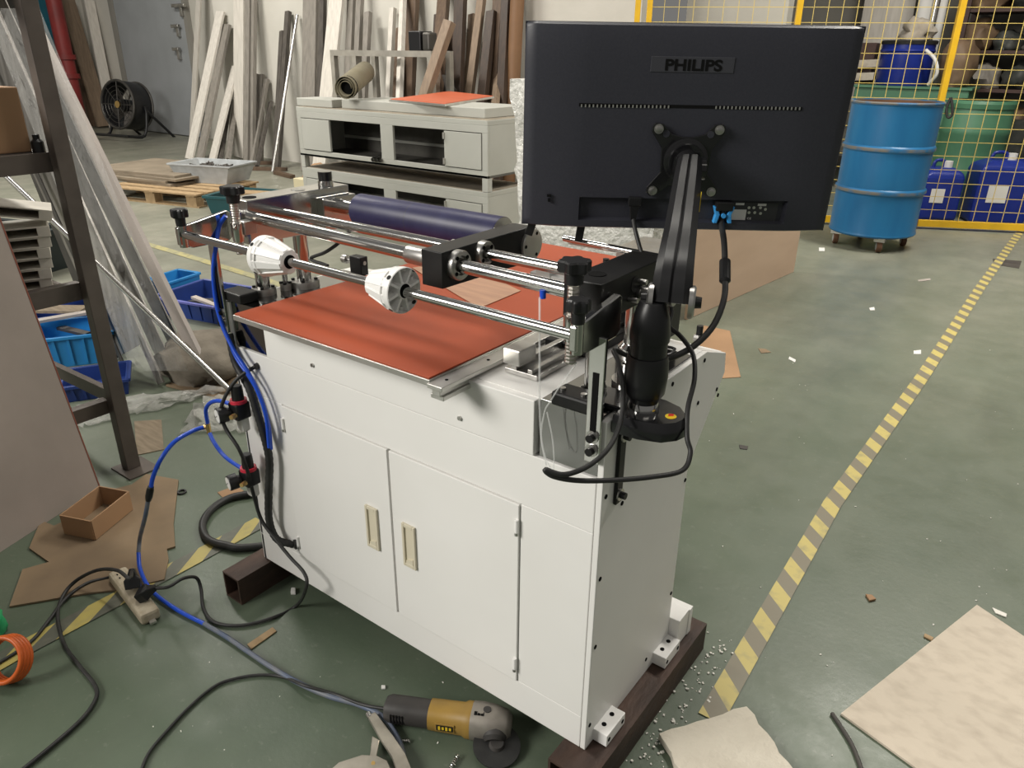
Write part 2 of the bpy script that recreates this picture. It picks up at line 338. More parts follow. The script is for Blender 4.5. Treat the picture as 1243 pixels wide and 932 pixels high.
# upper front apron and polished end plates
ap = MB().box(-.832, -.131, -.003, .02, ZA + .002, ZT - .001).build('apron_panel', 'white_paint', MC, smooth=0, bevel=.0015)
for x in (-.678, -.287): MB().cyl((x, -.0065, .682), (x, -.002, .682), .0042, n=12).build('screw', 'satin_steel', ap)
MB().box(L0 + .010, -.838, .004, .33, ZA + .002, ZT + .003).build('end_plate', 'mirror_plate', MC, smooth=0, bevel=.0012)
MB().box(-.124, -.012, .004, .33, ZA + .002, ZT + .003).build('end_plate', 'mirror_plate', MC, smooth=0, bevel=.0012, label='polished steel end plate mirroring the floor')
# feet
def foot(x0, x1, y0, y1, z0, z1):
    f = MB().box(x0, x1, y0, y1, z0, z1).build('foot', 'white_enamel', MC, smooth=0, bevel=.0015)
    for (fx, fy) in ((.62, .3), (.62, .72)):
        MB().cyl((x0 + (x1 - x0) * fx, y0 + (y1 - y0) * fy, z1 - .001), (x0 + (x1 - x0) * fx, y0 + (y1 - y0) * fy, z1 + .0008), .0048, n=12).build('hole', 'dark_hole', f)
    for fy in (.12, .85): MB().cyl((x1 - .001, y0 + (y1 - y0) * fy, (z0 + z1) / 2), (x1 + .0008, y0 + (y1 - y0) * fy, (z0 + z1) / 2), .0045, n=12).build('hole', 'dark_hole', f)
foot(-.02, .030, .028, .098, .078, .106); foot(-.02, .030, .272, .342, .078, .106)
MB().box(-.12, .022, .345, .395, .078, .150).build('levelling_block', 'white_enamel', MC, smooth=0, bevel=.0015)
MB().box(-.12, .024, .395, .412, .078, .148).build('levelling_block', 'white_enamel', MC, smooth=0, bevel=.0015)
# red rubber table on aluminium extrusion
ZR = .78
tb = MB().box(-.824, -.290, -.074, .822, ZR - .014, ZR - .003).build('table_frame', 'aluminium', MC, smooth=0, bevel=.001)
MB().box(-.821, -.293, -.071, .819, ZR - .003, ZR).build('rubber_sheet', 'red_rubber', MC, smooth=0, bevel=.0006, label='red rubber sheet')
m = MB().box(-.290, -.258, -.080, .80, ZR - .014, ZR - .006).box(-.283, -.266, -.076, .80, ZR - .026, ZR - .014).box(-.29, -.262, -.072, .80, ZR - .034, ZR - .026)
rl = m.build('side_rail', 'aluminium', MC, smooth=0, bevel=.001)
for i in range(6): MB().cyl((-.274, -.05 + i * .11, ZR - .0065), (-.274, -.05 + i * .11, ZR - .0052), .003, n=8).build('hole', 'dark_hole', rl)
mat('board_tape', (.46, .27, .17), (.37, .21, .14), rough=.6, scale=9, stretch=(1, 6, 1))
MB().add([G(500, 325, ZR + .0012), G(556, 317, ZR + .0012), G(632, 353, ZR + .0012), G(582, 374, ZR + .0012)], [(0, 1, 2, 3)]).build('masking_patch', 'board_tape', MC, smooth=0, solid=.001, label='bare brown patch on the rubber sheet')
m = MB().box(-.238, -.17, .06, .38, ZT + .001, ZT + .010).box(-.225, -.213, .06, .38, ZT + .010, ZT + .022).box(-.19, -.18, .06, .38, ZT + .010, ZT + .018)
m.build('guide_rail', 'satin_steel', MC, smooth=0, bevel=.001)
MB().box(-.235, -.20, .05, .10, ZT + .022, ZT + .05).build('rail_carriage', 'aluminium', MC, smooth=0, bevel=.002)
MB().box(-.25, -.15, .20, .33, ZT + .001, ZT + .020).build('rail_bed', 'black_anodised', MC, smooth=0, bevel=.002)
# columns
def column(x, y, r, z1, fr, part='column'):
    c = MB().cyl((x, y, ZT), (x, y, z1), r, n=28).build(part, 'chrome', MC)
    if fr:
        MB().lathe((x, y, ZT + .003), (x, y, ZT + .018), [(0, fr), (.7, fr), (1, fr * .96)], 32).build('flange', 'satin_steel', c)
        for i in range(4):
            a = math.pi / 4 + i * math.pi / 2; MB().cyl((x + fr * .76 * math.cos(a), y + fr * .76 * math.sin(a), ZT + .017), (x + fr * .76 * math.cos(a), y + fr * .76 * math.sin(a), ZT + .022), .0042, n=10).build('bolt', 'black_anodised', c)
    return c
column(-.935, .082, .0155, .89, .027); column(-.912, .178, .0165, .89, .034); column(-.922, .132, .006, .89, .013)
column(-.062, .062, .0155, .91, .022); column(-.040, .15, .0185, .91, 0)
MB().lathe((-.040, .15, ZT + .003), (-.040, .15, ZT + .075), [(0, .034), (.1, .034), (.1, .026), (.55, .026), (.58, .022), (.64, .022), (.66, .027), (.9, .027), (1, .020)], 32).build('column_bushing', 'chrome', MC)
MB().box(-.972, -.902, -.002, .045, ZT + .003, ZT + .024).build('clamp_block', 'black_anodised', MC, smooth=0, bevel=.003)
m = MB().box(-.100, -.030, -.004, .040, ZT + .003, ZT + .026); cb = m.build('clamp_block', 'black_anodised', MC, smooth=0, bevel=.004)
for x in (-.088, -.05): MB().cyl((x, .012, ZT + .026), (x, .012, ZT + .030), .005, n=14).build('bolt', 'satin_steel', cb)
MB().lathe((-.024, .004, ZT + .003), (-.024, .004, ZT + .03), [(0, .008), (.5, .008), (.5, .0055), (1, .0055)], 16).build('dowel_bolt', 'satin_steel', MC)
# left cross block
lb = MB().box(-.952, -.888, .035, .312, .888, .980).build('cross_block', 'polished_steel', MC, smooth=0, bevel=.0015, label='polished steel cross block on the left columns')
for (x, y, r) in ((-.921, .066, .0145), (-.917, .19, .0155)): MB().cyl((x, y, .979), (x, y, .9808), r, n=24).build('hole', 'dark_hole' if y < .1 else 'satin_steel', lb)
MB().lathe((-.915, .268, .98), (-.915, .268, 1.012), [(0, .017), (.35, .017), (.35, .0155), (.5, .0155), (.5, .016), (1, .016)], 24).build('spring_cap', 'black_gloss', MC)
MB().lathe((-.915, .268, .98), (-.915, .268, .992), [(0, .0175), (1, .0175)], 24).build('cap_ring', 'chrome', MC)
MB().box(-.888, -.865, .215, .312, .89, .962).build('roller_mount', 'polished_steel', MC, smooth=0, bevel=.0015)
# right cross block
rb = MB().box(-.090, -.027, .006, .215, .908, .967).build('cross_block', 'black_anodised', MC, smooth=0, bevel=.0015, label='black cross block on the right columns')
MB().cyl((-.060, .050, .9665), (-.060, .050, .9682), .0135, n=24).build('hole', 'dark_hole', rb)
for (y, z) in ((.030, .938), (.108, .944)): MB().cyl((-.0275, y, z), (-.0262, y, z), .0125, n=24).build('rod_end', 'black_plastic', rb)
MB().lathe((-.027, .130, .926), (.030, .130, .926), [(0, .013), (.06, .013), (.06, .0115), (.94, .0115), (1, .0105)], 24).build('stub_shaft', 'satin_steel', MC)
for (y, z) in ((.118, .948), (.092, .925)): MB().cyl((-.027, y, z), (-.012, y, z), .0042, n=12).build('set_screw', 'satin_steel', MC)
# guide rods, sleeves, sliding bracket
ZG = .942
MB().cyl((-.89, .040, ZG + .006), (-.088, .040, ZG - .006), .0118).build('guide_rod', 'chrome', MC)
MB().cyl((-.89, .108, ZG + .006), (-.088, .108, ZG + .004), .0098).build('guide_rod', 'chrome', MC)
MB().lathe((-.435, .040, ZG - .001), (-.368, .040, ZG - .002), [(0, .0155), (.03, .0165), (1, .0165)], 28).build('sleeve', 'satin_steel', MC)
MB().lathe((-.392, .108, ZG + .005), (-.368, .108, ZG + .005), [(0, .0135), (1, .0135)], 28).build('sleeve', 'aluminium', MC)
def arc(cy, cz, r, a0, a1, n): return [(cy + r * math.cos(math.radians(a0 + (a1 - a0) * i / n)), cz + r * math.sin(math.radians(a0 + (a1 - a0) * i / n))) for i in range(n + 1)]
yz = [(.005, .905), (.005, .966)] + arc(.255, .934, .034, 90, -90, 10)
br = MB().prism([(-.372, y, z) for y, z in yz], (.046, 0, 0)).build('sliding_bracket', 'black_anodised', MC, smooth=40, bevel=.0015)
for (y, z, r, ri) in ((.040, ZG - .002, .0255, .0118), (.108, ZG + .005, .0215, .0098)):
    fl = MB().lathe((-.326, y, z), (-.313, y, z), [(0, r), (.85, r), (1, r * .95), (1, ri + .005), (.6, ri + .003), (.6, ri)], 32, cap=False).build('flange', 'satin_steel', br)
    for i in range(4):
        a = math.radians(40 + 90 * i); MB().cyl((-.3135, y + r * .72 * math.cos(a), z + r * .72 * math.sin(a)), (-.3122, y + r * .72 * math.cos(a), z + r * .72 * math.sin(a)), .0036, n=10).build('bolt', 'dark_hole', fl)
fl = MB().lathe((-.326, .255, .934), (-.320, .255, .934), [(0, .0305), (.8, .0305), (1, .0295)], 36).build('end_cap', 'aluminium', br)
for i in range(3):
    a = math.radians(60 + 120 * i); MB().cyl((-.3205, .255 + .023 * math.cos(a), .934 + .023 * math.sin(a)), (-.3193, .255 + .023 * math.cos(a), .934 + .023 * math.sin(a)), .0034, n=10).build('bolt', 'dark_hole', fl)
# navy roller
YR, ZQ = .255, .942
ro = MB().lathe((-.790, YR, ZQ), (-.392, YR, ZQ), [(0, .034), (.004, .0355), (.996, .0355), (1, .035)], 48, cap=False).build('roller', 'navy_roller', MC, smooth=40, label='navy blue rubber roller')
MB().lathe((-.6235, YR, ZQ), (-.6222, YR, ZQ), [(0, .03562), (1, .03562)], 48, cap=False).build('seam_line', 'monitor_shell', ro); MB().cyl((-.7895, YR, ZQ), (-.787, YR, ZQ), .0345, n=40).build('roller_end', 'aluminium', ro); MB().cyl((-.394, YR, ZQ), (-.3915, YR, ZQ), .0345, n=40).build('roller_end', 'aluminium', ro)
MB().lathe((-.872, YR, ZQ), (-.79, YR, ZQ), [(0, .021), (.1, .021), (.1, .0165), (.8, .0165), (.8, .018), (1, .018)], 28).build('roller_shaft', 'chrome', MC)
MB().lathe((-.392, YR, ZQ), (-.37, YR, ZQ), [(0, .013), (1, .013)], 20).build('roller_journal', 'chrome', MC)
# unwind shaft with two cones
YS, ZS = -.070, .9185
MB().cyl((-.957, YS, ZS + .001), (-.022, YS, ZS - .004), .0084, n=24).build('unwind_shaft', 'chrome', MC)
def cone(xb, xs, open_face):
    s = 1 if xs > xb else -1; n = 48; L = abs(xs - xb); z = ZS - .001
    c = MB().lathe((xb, YS, z), (xs, YS, z), [(0, .0365), (.02, .0375), (.16, .0375), (.2, .0345), (.97, .0205), (1, .0195)], n, cap=False, lob=None)
    k = c.build('core_cone', 'white_enamel', MC, smooth=30, label='white plastic core cone')
    for i in range(8):
        a = 2 * math.pi * (i + .3) / 8; u = V((0, math.cos(a), math.sin(a))); t = V((0, -math.sin(a), math.cos(a)))
        p = V((xb + (xs - xb) * .15, YS, z)) + u * .0335; q = V((xb + (xs - xb) * .99, YS, z)) + u * .0192
        MB().beam(p, q, .016, .0075, u, .0105, .006).build('rib', 'white_enamel', k, smooth=0, bevel=.001)
    MB().lathe((xs - s * .004, YS, z), (xs + s * .001, YS, z), [(0, .0195), (1, .0205)], 32).build('nose', 'white_enamel', k); MB().lathe((xs, YS, z), (xs + s * .0016, YS, z), [(0, .0125), (1, .0125)], 24).build('bore', 'dark_hole', k)
    m = MB().lathe((xb + s * .018, YS, z), (xb + s * .02, YS, z), [(0, .0362), (1, .0362)], 36); m.build('web_plate', 'white_enamel', k)
    m = MB().lathe((xb - s * .001, YS, z), (xb + s * .02, YS, z), [(0, .0085), (0, .0135), (1, .0135)], 24); m.build('hub', 'white_enamel', k)
    MB().lathe((xb - s * .0016, YS, z), (xb, YS, z), [(0, .0115), (1, .0115)], 24).build('bore', 'dark_hole', k)
    for i in range(8):
        a = 2 * math.pi * (i + .3) / 8; u = V((0, math.cos(a), math.sin(a)))
        MB().beam(V((xb + s * .010, YS, z)) + u * .012, V((xb + s * .010, YS, z)) + u * .036, .0042, .018, X3).build('spoke', 'white_enamel', k, smooth=0)
    for i in range(4):
        a = math.pi / 4 + i * math.pi / 2; u = V((0, math.cos(a), math.sin(a)))
        p = V((xb + (xs - xb) * .09, YS, z)); MB().cyl(p + u * .037, p + u * .0379, .004, n=10).build('grub_screw', 'black_plastic', k)
cone(-.700, -.626, False); cone(-.340, -.408, True)
# shaft brackets, slotted uprights, star knobs
def knob(x, y, z, r, h):
    k = MB().lathe((x, y, z), (x, y, z + h * .55), [(0, r * .62), (1, r * .66)], 24).build('star_knob', 'black_plastic', MC)
    MB().lathe((x, y, z + h * .5), (x, y, z + h), [(0, r * .92), (.12, r), (.85, r), (1, r * .9)], 48, lob=(6, .13)).build('knob_grip', 'black_plastic', k, smooth=25); return k
def shaft_end(x, sg):
    zc = ZS - (0 if x < -.5 else .003)
    MB().prism([(x - .006, y, z) for y, z in ((-.082, zc - .020), (-.082, zc + .016), (-.05, zc + .020), (.035, zc + .034), (.042, zc + .028), (.042, zc - .022), (.03, zc - .030), (-.055, zc - .030))], (.012, 0, 0)).build('shaft_bracket', 'polished_steel', MC, smooth=0, bevel=.002)
    MB().lathe((x, YS, zc - .026), (x, YS, zc + .020), [(0, .009), (1, .009)], 20).build('clamp_post', 'chrome', MC)
    knob(x, YS, zc + .018, .0155, .034)
    b = MB().box(x - .014, x + .012, -.010, -.003, .690, zc - .020).build('slotted_upright', 'polished_steel', MC, smooth=0, bevel=.001)
    MB().box(x - .006, x + .004, -.0112, -.0098, .745, .84).build('slot', 'dark_hole', b, smooth=0)
    for z in (.735, .712):
        w = MB().cyl((x - .001, -.0125, z), (x - .001, -.010, z), .0105, n=24).build('washer', 'satin_steel', b)
        MB().cyl((x - .001, -.020, z), (x - .001, -.0125, z), .0065, n=18).build('socket_screw', 'black_anodised', b)
shaft_end(-.966, -1); shaft_end(-.017, 1)
# height spindles with knobs
def spindle(x, y, zb, zt, zs):
    MB().lathe((x, y, zb), (x, y, zt), [(i / 44, .0088 if i % 2 else .0080) for i in range(45)], 16).build('spindle', 'thread_steel', MC, smooth=0)
    MB().lathe((x, y, zs - .027), (x, y, zs + .012), [(0, .011), (.3, .0125), (1, .0125)], 24).build('spindle_nut', 'chrome', MC)
    MB().box(x - .008, x + .016, y + .006, y + .036, zs - .014, zs + .014).build('spindle_arm', 'satin_steel', MC, smooth=0, bevel=.002)
    knob(x, y, zt - .002, .0215, .034)
p = Yp(697, 332, -.028); spindle(p.x, -.028, zat(p, 440), p.z - .012, .915)
p = Yp(283, 240, .004); spindle(p.x, .004, zat(p, 308), p.z - .008, .930)
# small stops, thumb bolts, back adjustment rail
MB().cyl((-.28, .30, .945), (-.03, .30, .938), .0065, n=16).build('adjust_rod', 'chrome', MC); MB().box(-.28, -.03, .315, .330, .930, .940).build('adjust_rail', 'aluminium', MC, smooth=0, bevel=.001)
p = Yp(735, 328, .30); s = MB().lathe((p.x, .30, p.z - .012), (p.x, .30, p.z + .012), [(0, .009), (.5, .011), (.7, .011), (.7, .006), (1, .006)], 18).build('thumb_bolt', 'satin_steel', MC)
MB().cyl((p.x, .30, p.z + .012), (p.x, .30, p.z + .022), .006, n=14).build('bolt_cap', 'black_plastic', s)
MB().box(-.20, -.09, .36, .47, .905, .930).build('rear_block', 'satin_steel', MC, smooth=0, bevel=.002)
MB().box(-.19, -.10, .37, .46, ZT - .01, .905).build('rear_support', 'black_anodised', MC, smooth=0)
p = G(848, 413, ZT); s = MB().lathe(p, p + Z3 * .012, [(0, .012), (.6, .012), (1, .009)], 6).build('locating_nut', 'satin_steel', MC, smooth=0); MB().cyl(p + Z3 * .012, p + Z3 * .030, .0062, n=14).build('nut_cap', 'black_plastic', s)
p = G(806, 428, ZT); MB().tubep([p + V((-.02, -.02, .004)), p + V((.012, -.02, .004)), p + V((.012, .02, .004)), p + V((-.02, .02, .004))], .0028, 8, 3).build('wire_loop', 'black_plastic', MC)
p = G(433, 322, ZT + .02); s = MB().box(p.x - .012, p.x + .028, p.y - .012, p.y + .012, ZT - .006, ZT + .045).build('sensor_block', 'black_anodised', MC, smooth=0, bevel=.002)
MB().cyl((p.x - .04, p.y, ZT + .03), (p.x + .03, p.y, ZT + .03), .005, n=14).build('sensor_screw', 'satin_steel', s); MB().cyl((p.x - .046, p.y, ZT + .03), (p.x - .032, p.y, ZT + .03), .011, n=18).build('sensor_nut', 'satin_steel', s)
p = Yp(662, 328, .17); MB().box(p.x - .03, p.x + .22, .165, .185, p.z - .018, p.z - .006).build('cable_channel', 'white_enamel', MC, smooth=0, bevel=.002); MB().obox((p.x, .175, p.z - .006), X3, Y3, Z3, .03, .026, .018).build('channel_clip', 'white_enamel', MC, smooth=0, bevel=.003)
# air regulators on the left front edge
def regulator(px, py):
    c = Yp(px, py, -.035); R = MB().obox(c, X3, Y3, Z3, .034, .036, .040).build('air_regulator', 'black_plastic', MC, smooth=0, bevel=.004)
    MB().lathe(c + Z3 * .019, c + Z3 * .060, [(0, .015), (.15, .015), (.17, .0135), (.75, .0128), (.95, .0122), (1, .010)], 28).build('knob', 'black_plastic', R)
    MB().lathe(c + Z3 * .019, c + Z3 * .026, [(0, .019), (1, .0185)], 28).build('lock_ring', 'red_plastic', R)
    g = c + V((-.012, -.016, -.004)); d = V((-.25, -.95, -.05)).normalized()
    MB().lathe(g, g + d * .030, [(0, .011), (.3, .012), (.3, .0185), (.95, .0185), (1, .0175)], 32).build('gauge', 'black_plastic', R)
    MB().lathe(g + d * .0299, g + d * .0308, [(0, .0155), (1, .0155)], 28).build('gauge_dial', 'gauge_face', R)
    MB().beam(g + d * .031 + V((-.008, 0, -.006)), g + d * .031 + V((.006, 0, .006)), .0012, .0006, d).build('needle', 'black_plastic', R, smooth=0)
    MB().lathe(c + V((.012, -.02, -.004)), c + V((.016, -.034, -.002)), [(0, .006), (.4, .0065), (1, .0055)], 6).build('brass_fitting', 'brass', R, smooth=0)
    MB().obox(c + V((-.004, .006, -.036)), X3, Y3, Z3, .026, .02, .04).build('filter_bowl', 'paper_white', R, smooth=0, bevel=.005)
regulator(291, 497); regulator(303, 578)
p = Yp(268, 395, 0.0)
cable('blue_air_line', [Yp(274, 262, .02), Yp(266, 275, .01), Yp(262, 300, -.01), Yp(259, 330, -.012), Yp(262, 365, -.016), Yp(270, 395, -.02), Yp(284, 425, -.024), Yp(300, 450, -.026), Yp(313, 475, -.026), Yp(323, 505, -.026), Yp(327, 543, -.026)], .0046, 'blue_hose', None, parent=MC)
cable('blue_air_line', [Yp(276, 410, -.012), Yp(288, 436, -.016), Yp(303, 458, -.018), Yp(316, 482, -.018), Yp(326, 515, -.018), Yp(329, 545, -.018)], .0042, 'blue_hose', None, parent=MC)
cable('black_conduit', [Yp(278, 405, -.008), Yp(286, 440, -.014), Yp(302, 470, -.018), Yp(312, 500, -.02), Yp(321, 530, -.022), Yp(327, 560, -.024), Yp(326, 600, -.026), Yp(327, 632, -.026), Yp(336, 654, -.022), Yp(357, 661, .002)], .0085, 'black_rubber', None, parent=MC, rib=.10, n=12, sub=10)
MB().cyl(Yp(357, 661, -.006), Yp(357, 661, -.006) + V((.004, .008, 0)), .012, n=20).build('cable_gland', 'black_rubber', MC)
MB().lathe(Yp(310, 445, -.006), Yp(310, 445, -.006) + V((0, .008, 0)), [(0, .007), (1, .008)], 18).build('cable_gland', 'black_rubber', MC)
cable('rear_hose', [V((-.90, .24, .80)), Yp(377, 314, .24), Yp(395, 306, .24), Yp(412, 294, .24), Yp(425, 280, .24)], .0042, 'black_rubber', None, parent=MC)
# clear filament hanging in front of the right plate
MB().tubep([Yp(655, 361, .02), Yp(655, 400, -.02), Yp(655, 450, -.03), Yp(655, 490, -.03), Yp(657, 530, -.03), Yp(663, 565, -.03)], .0016, 6).build('clear_filament', 'clear_film', MC)
MB().tubep([Yp(700, 440, -.02), Yp(680, 468, -.03), Yp(668, 487, -.03), Yp(661, 500, -.03), Yp(657, 530, -.03), Yp(664, 560, -.03), Yp(672, 568, -.03), Yp(671, 535, -.03), Yp(664, 500, -.03)], .0012, 6).build('clear_filament', 'clear_film', MC)
MB().cyl(Yp(659, 352, .03), Yp(659, 362, .03), .005, n=12).build('hose_fitting', 'blue_hose', MC)

# steel tubes the machine stands on
def box_tube(x0, x1, y0, y1, h, label, t=.005):
    m = MB(); T = thing('steel_box_tube', label, 'steel tube', ((x0 + x1) / 2, (y0 + y1) / 2, 0), 'square steel tubes under the machine')
    for n, b in (('tube_side', (x0, x1, y0, y1, h - t, h)), ('tube_side', (x0, x1, y0, y1, 0, t)), ('tube_side', (x0, x0 + t, y0, y1, t, h - t)), ('tube_side', (x1 - t, x1, y0, y1, t, h - t))): m.box(*b)
    o = m.build('tube_wall', 'rusty_steel', T, smooth=0)
    return T
box_tube(-.998, -.934, -.098, .43, .075, 'rusty square steel tube under the left end of the machine')
box_tube(-.045, .044, -.055, .46, .075, 'rusty square steel tube under the right end of the machine')

# ================================================================== MONITOR AND ARM
QC = V((-.0734, .3378, 1.1437)); ya, ti, rl_ = .6134, .0797, -.0064; MWd, MH = .54, .3297
r0 = V((math.cos(ya), math.sin(ya), 0)); n0 = r0.cross(Z3); u0 = math.cos(ti) * Z3 + math.sin(ti) * n0
RU = math.cos(rl_) * r0 + math.sin(rl_) * u0; UU = -math.sin(rl_) * r0 + math.cos(rl_) * u0; NN = RU.cross(UU).normalized()
def ML(u, v, w=0.0): return QC + RU * u + UU * v + NN * w          # monitor plane coordinates
def MP(px, py): p = Np(px, py, QC, NN) - QC; return p.dot(RU), p.dot(UU)
MO = thing('computer_monitor', 'dark grey flat computer monitor seen from behind on a black arm', 'monitor', ML(0, -MH / 2, -.03))
a, b = MWd / 2, MH / 2
ru0, rv1 = MP(703, 239); ru1, rv0 = MP(951, 275); rv0 += .004
us = sorted(set([-a, -a + .004, -a + .02, -.2, -.17, -.14, -.11, ru0, ru0 + .004, -.10, 0, .08, ru1 - .004, ru1, .16, .18, .2, .22, a - .02, a - .004, a])); vs_ = sorted(set([-b, -b + .003, rv0, rv0 + .003, rv1 - .003, rv1, -.04, .02, .07, .11, .14, b - .008, b - .003, b]))
def mdep(u, v):
    e = min(1, (a - abs(u)) / .11); w = -.013 * (1 - e) ** 2
    ev = min(1, (b - v) / .05); w -= .006 * (1 - ev) ** 2
    if abs(u) > a - .003 or abs(v) > b - .002: w -= .006
    if ru0 + .002 < u < ru1 - .002 and rv0 + .001 < v < rv1 - .001: w -= .012
    return w
m = MB().grid([[ML(u, v, mdep(u, v)) for u in us] for v in vs_]); m.build('rear_shell', 'monitor_shell', MO, smooth=50)
MB().hexa([ML(-a, -b, -.036), ML(a, -b, -.036), ML(a, b, -.036), ML(-a, b, -.036), ML(-a, -b, -.017), ML(a, -b, -.017), ML(a, b, -.021), ML(-a, b, -.021)]).build('bezel', 'monitor_dark', MO, smooth=0)
MB().hexa([ML(-a + .008, -b + .02, -.0375), ML(a - .008, -b + .02, -.0375), ML(a - .008, b - .008, -.0375), ML(-a + .008, b - .008, -.0375), ML(-a + .008, -b + .02, -.035), ML(a - .008, -b + .02, -.035), ML(a - .008, b - .008, -.035), ML(-a + .008, b - .008, -.035)]).build('screen', 'black_gloss', MO, smooth=0)
def mslab(name, px0, py0, px1, py1, w0, w1, material, parent, bevel=0.0):
    u0_, v1_ = MP(px0, py0); u1_, v0_ = MP(px1, py1)
    return MB().hexa([ML(u0_, v0_, w0), ML(u1_, v0_, w0), ML(u1_, v1_, w0), ML(u0_, v1_, w0), ML(u0_, v0_, w1), ML(u1_, v0_, w1), ML(u1_, v1_, w1), ML(u0_, v1_, w1)]).build(name, material, parent, smooth=0, bevel=bevel)
vt = mslab('vent_slot', 703, 125, 973, 134, -.004, .0006, 'dark_hole', MO)
m = MB(); u0_, v1_ = MP(706, 127); u1_, v0_ = MP(970, 134)
for i in range(56):
    if 23 <= i <= 33: continue
    u = u0_ + (u1_ - u0_) * i / 55; vv = v1_ + (MP(970, 134)[1] + .0045 - v1_) * i / 55
    m.obox(ML(u, vv - .0015, .001), RU, UU, NN, .0022, .0045, .0012)
m.build('vent_rib', 'aluminium', vt, smooth=0); bpy.data.objects[[k for k in bpy.data.objects.keys() if k.startswith('vent_rib')][0]]['kind'] = 'stuff'
lg = mslab('logo_plate', 791, 68, 890, 89, -.001, .0010, 'monitor_dark', MO, .0006)
MATS['logo_plate'] = mat('logo_plate', (.05, .051, .06), rough=.3); lg.data.materials[0] = MATS['logo_plate']
def text(name, body, origin, right, up, width, material, parent, bold=.0, depth=.0006):
    c = bpy.data.curves.new(name, 'FONT'); c.body = body; c.align_x = 'CENTER'; c.align_y = 'CENTER'; c.size = 1; c.extrude = .01; c.offset = bold
    t = bpy.data.objects.new('tmp_text', c); COL.objects.link(t); dg = bpy.context.evaluated_depsgraph_get(); dg.update()
    me = bpy.data.meshes.new_from_object(t.evaluated_get(dg)); bpy.data.objects.remove(t)
    xs = [v.co.x for v in me.vertices]; s = width / (max(xs) - min(xs)); cx = (max(xs) + min(xs)) / 2; ys = [v.co.y for v in me.vertices]; cy = (max(ys) + min(ys)) / 2
    R_ = V(right).normalized(); U_ = V(up).normalized(); N_ = R_.cross(U_)
    for v in me.vertices: v.co = R_ * (v.co.x - cx) * s + U_ * (v.co.y - cy) * s * .8 + N_ * (depth if v.co.z > 0 else 0)
    me.materials.clear(); me.materials.append(MATS[material]); o = bpy.data.objects.new(name, me); COL.objects.link(o); o.location = V(origin)
    WLOC[o.name] = V(origin)
    if parent: o.parent = parent; o.location = V(origin) - WLOC[parent.name]
    return o
uc, vc = MP(842, 79); text('logo_lettering', 'PHILIPS', ML(uc, vc, .0011), RU, UU, .091, 'dark_hole', lg, bold=.03)
# label with approval marks
lb_ = mslab('rating_label', 886, 247, 943, 271, -.0115, -.0105, 'label_grey', MO)
mslab('label_patch', 889, 256, 906, 269, -.0105, -.0100, 'paper_white', lb_); mslab('label_patch', 895, 248, 905, 251, -.0105, -.0100, 'paper_white', lb_); mslab('label_patch', 922, 249, 932, 252, -.0105, -.0100, 'paper_white', lb_)
for (x, y) in ((911, 254), (917, 254), (925, 254), (911, 260), (918, 260), (925, 261), (931, 256)):
    u, v = MP(x, y); MB().cyl(ML(u, v, -.0106), ML(u, v, -.0100), .0026, n=10).build('approval_mark', 'aluminium', lb_)
uc, vc = MP(911, 267); text('label_lettering', 'CE', ML(uc, vc, -.0103), RU, UU, .007, 'paper_white', lb_)
for (x0, y0, x1, y1) in ((664, 236, 669, 239), (665, 241, 668, 245)): mslab('lock_slot', x0, y0, x1, y1, -.003, .0004, 'dark_hole', MO)
# folded easel leg under the lower edge
u1_, v1_ = MP(709, 272); u2_, v2_ = MP(650, 272)
for (p, q) in ((ML(u1_, v1_ + .01, -.03), ML(u1_ - .006, v1_ - .042, -.035)), (ML(u2_, v2_ + .01, -.03), ML(u2_ - .012, v2_ - .03, -.035)), (ML(u2_, v2_ - .004, -.04), ML(u1_, v1_ - .006, -.04))):
    MB().beam(p, q, .014, .008, NN).build('easel_bar', 'black_plastic', MO, smooth=0, bevel=.001)
# ---- arm
AR = thing('monitor_mount', 'black gas spring monitor arm bolted to the machine side', 'monitor arm', (.03, .062, .74))
cu = [MP(*p) for p in ((795, 151), (877, 153), (786, 233), (866, 235))]; hu = sum(p[0] for p in cu) / 4; hv = sum(p[1] for p in cu) / 4
quad = [(.052, .064), (.044, .062), (.032, .048), (.014, .043)]
pl = []
half = [(.066, .060), (.060, .066), (.046, .064), (.030, .047), (.010, .042)]
q1 = half; top = [(u, v) for u, v in q1] + [(-u, v) for u, v in reversed(q1)]
left = [(-.066, .050), (-.046, .022), (-.044, -.022), (-.066, -.050)]
bot = [(-.066, -.060), (-.058, -.067), (-.046, -.063), (-.026, -.046), (.026, -.046), (.046, -.063), (.058, -.067), (.066, -.060)]
right = [(.066, -.050), (.044, -.022), (.046, .022), (.066, .050)]
pl = top + left + bot + right
k = .92
vp = MB().prism([ML(hu + u * k, hv + v * k, .004) for u, v in pl], NN * .004).build('mounting_plate', 'black_gloss', AR, smooth=0, bevel=.0012)
for (su, sv) in ((1, 1), (-1, 1), (1, -1), (-1, -1)):
    c = ML(hu + .0545 * k * su, hv + .0555 * k * sv, .008); b_ = MB().lathe(c, c + NN * .006, [(0, .0078), (.4, .0078), (.4, .0062), (.9, .0058), (1, .004)], 20).build('bolt', 'satin_steel', vp)
for (u, v) in ((-.04, .047), (.04, .047)): MB().lathe(ML(hu + u * k, hv + v * k, .0078), ML(hu + u * k, hv + v * k, .0088), [(0, .0058), (1, .0058)], 14).build('plate_slot', 'monitor_shell', vp)
MB().lathe(ML(hu, hv, .008), ML(hu, hv, .022), [(0, .037), (.25, .037), (.3, .034), (.55, .034), (.6, .030), (1, .029)], 40).build('swivel_disc', 'black_gloss', AR)
HD = ML(hu, hv - .004, .050)
MB().lathe(ML(hu, hv, .02), ML(hu, hv, .045), [(0, .021), (1, .019)], 28).build('head_joint', 'black_plastic', AR)
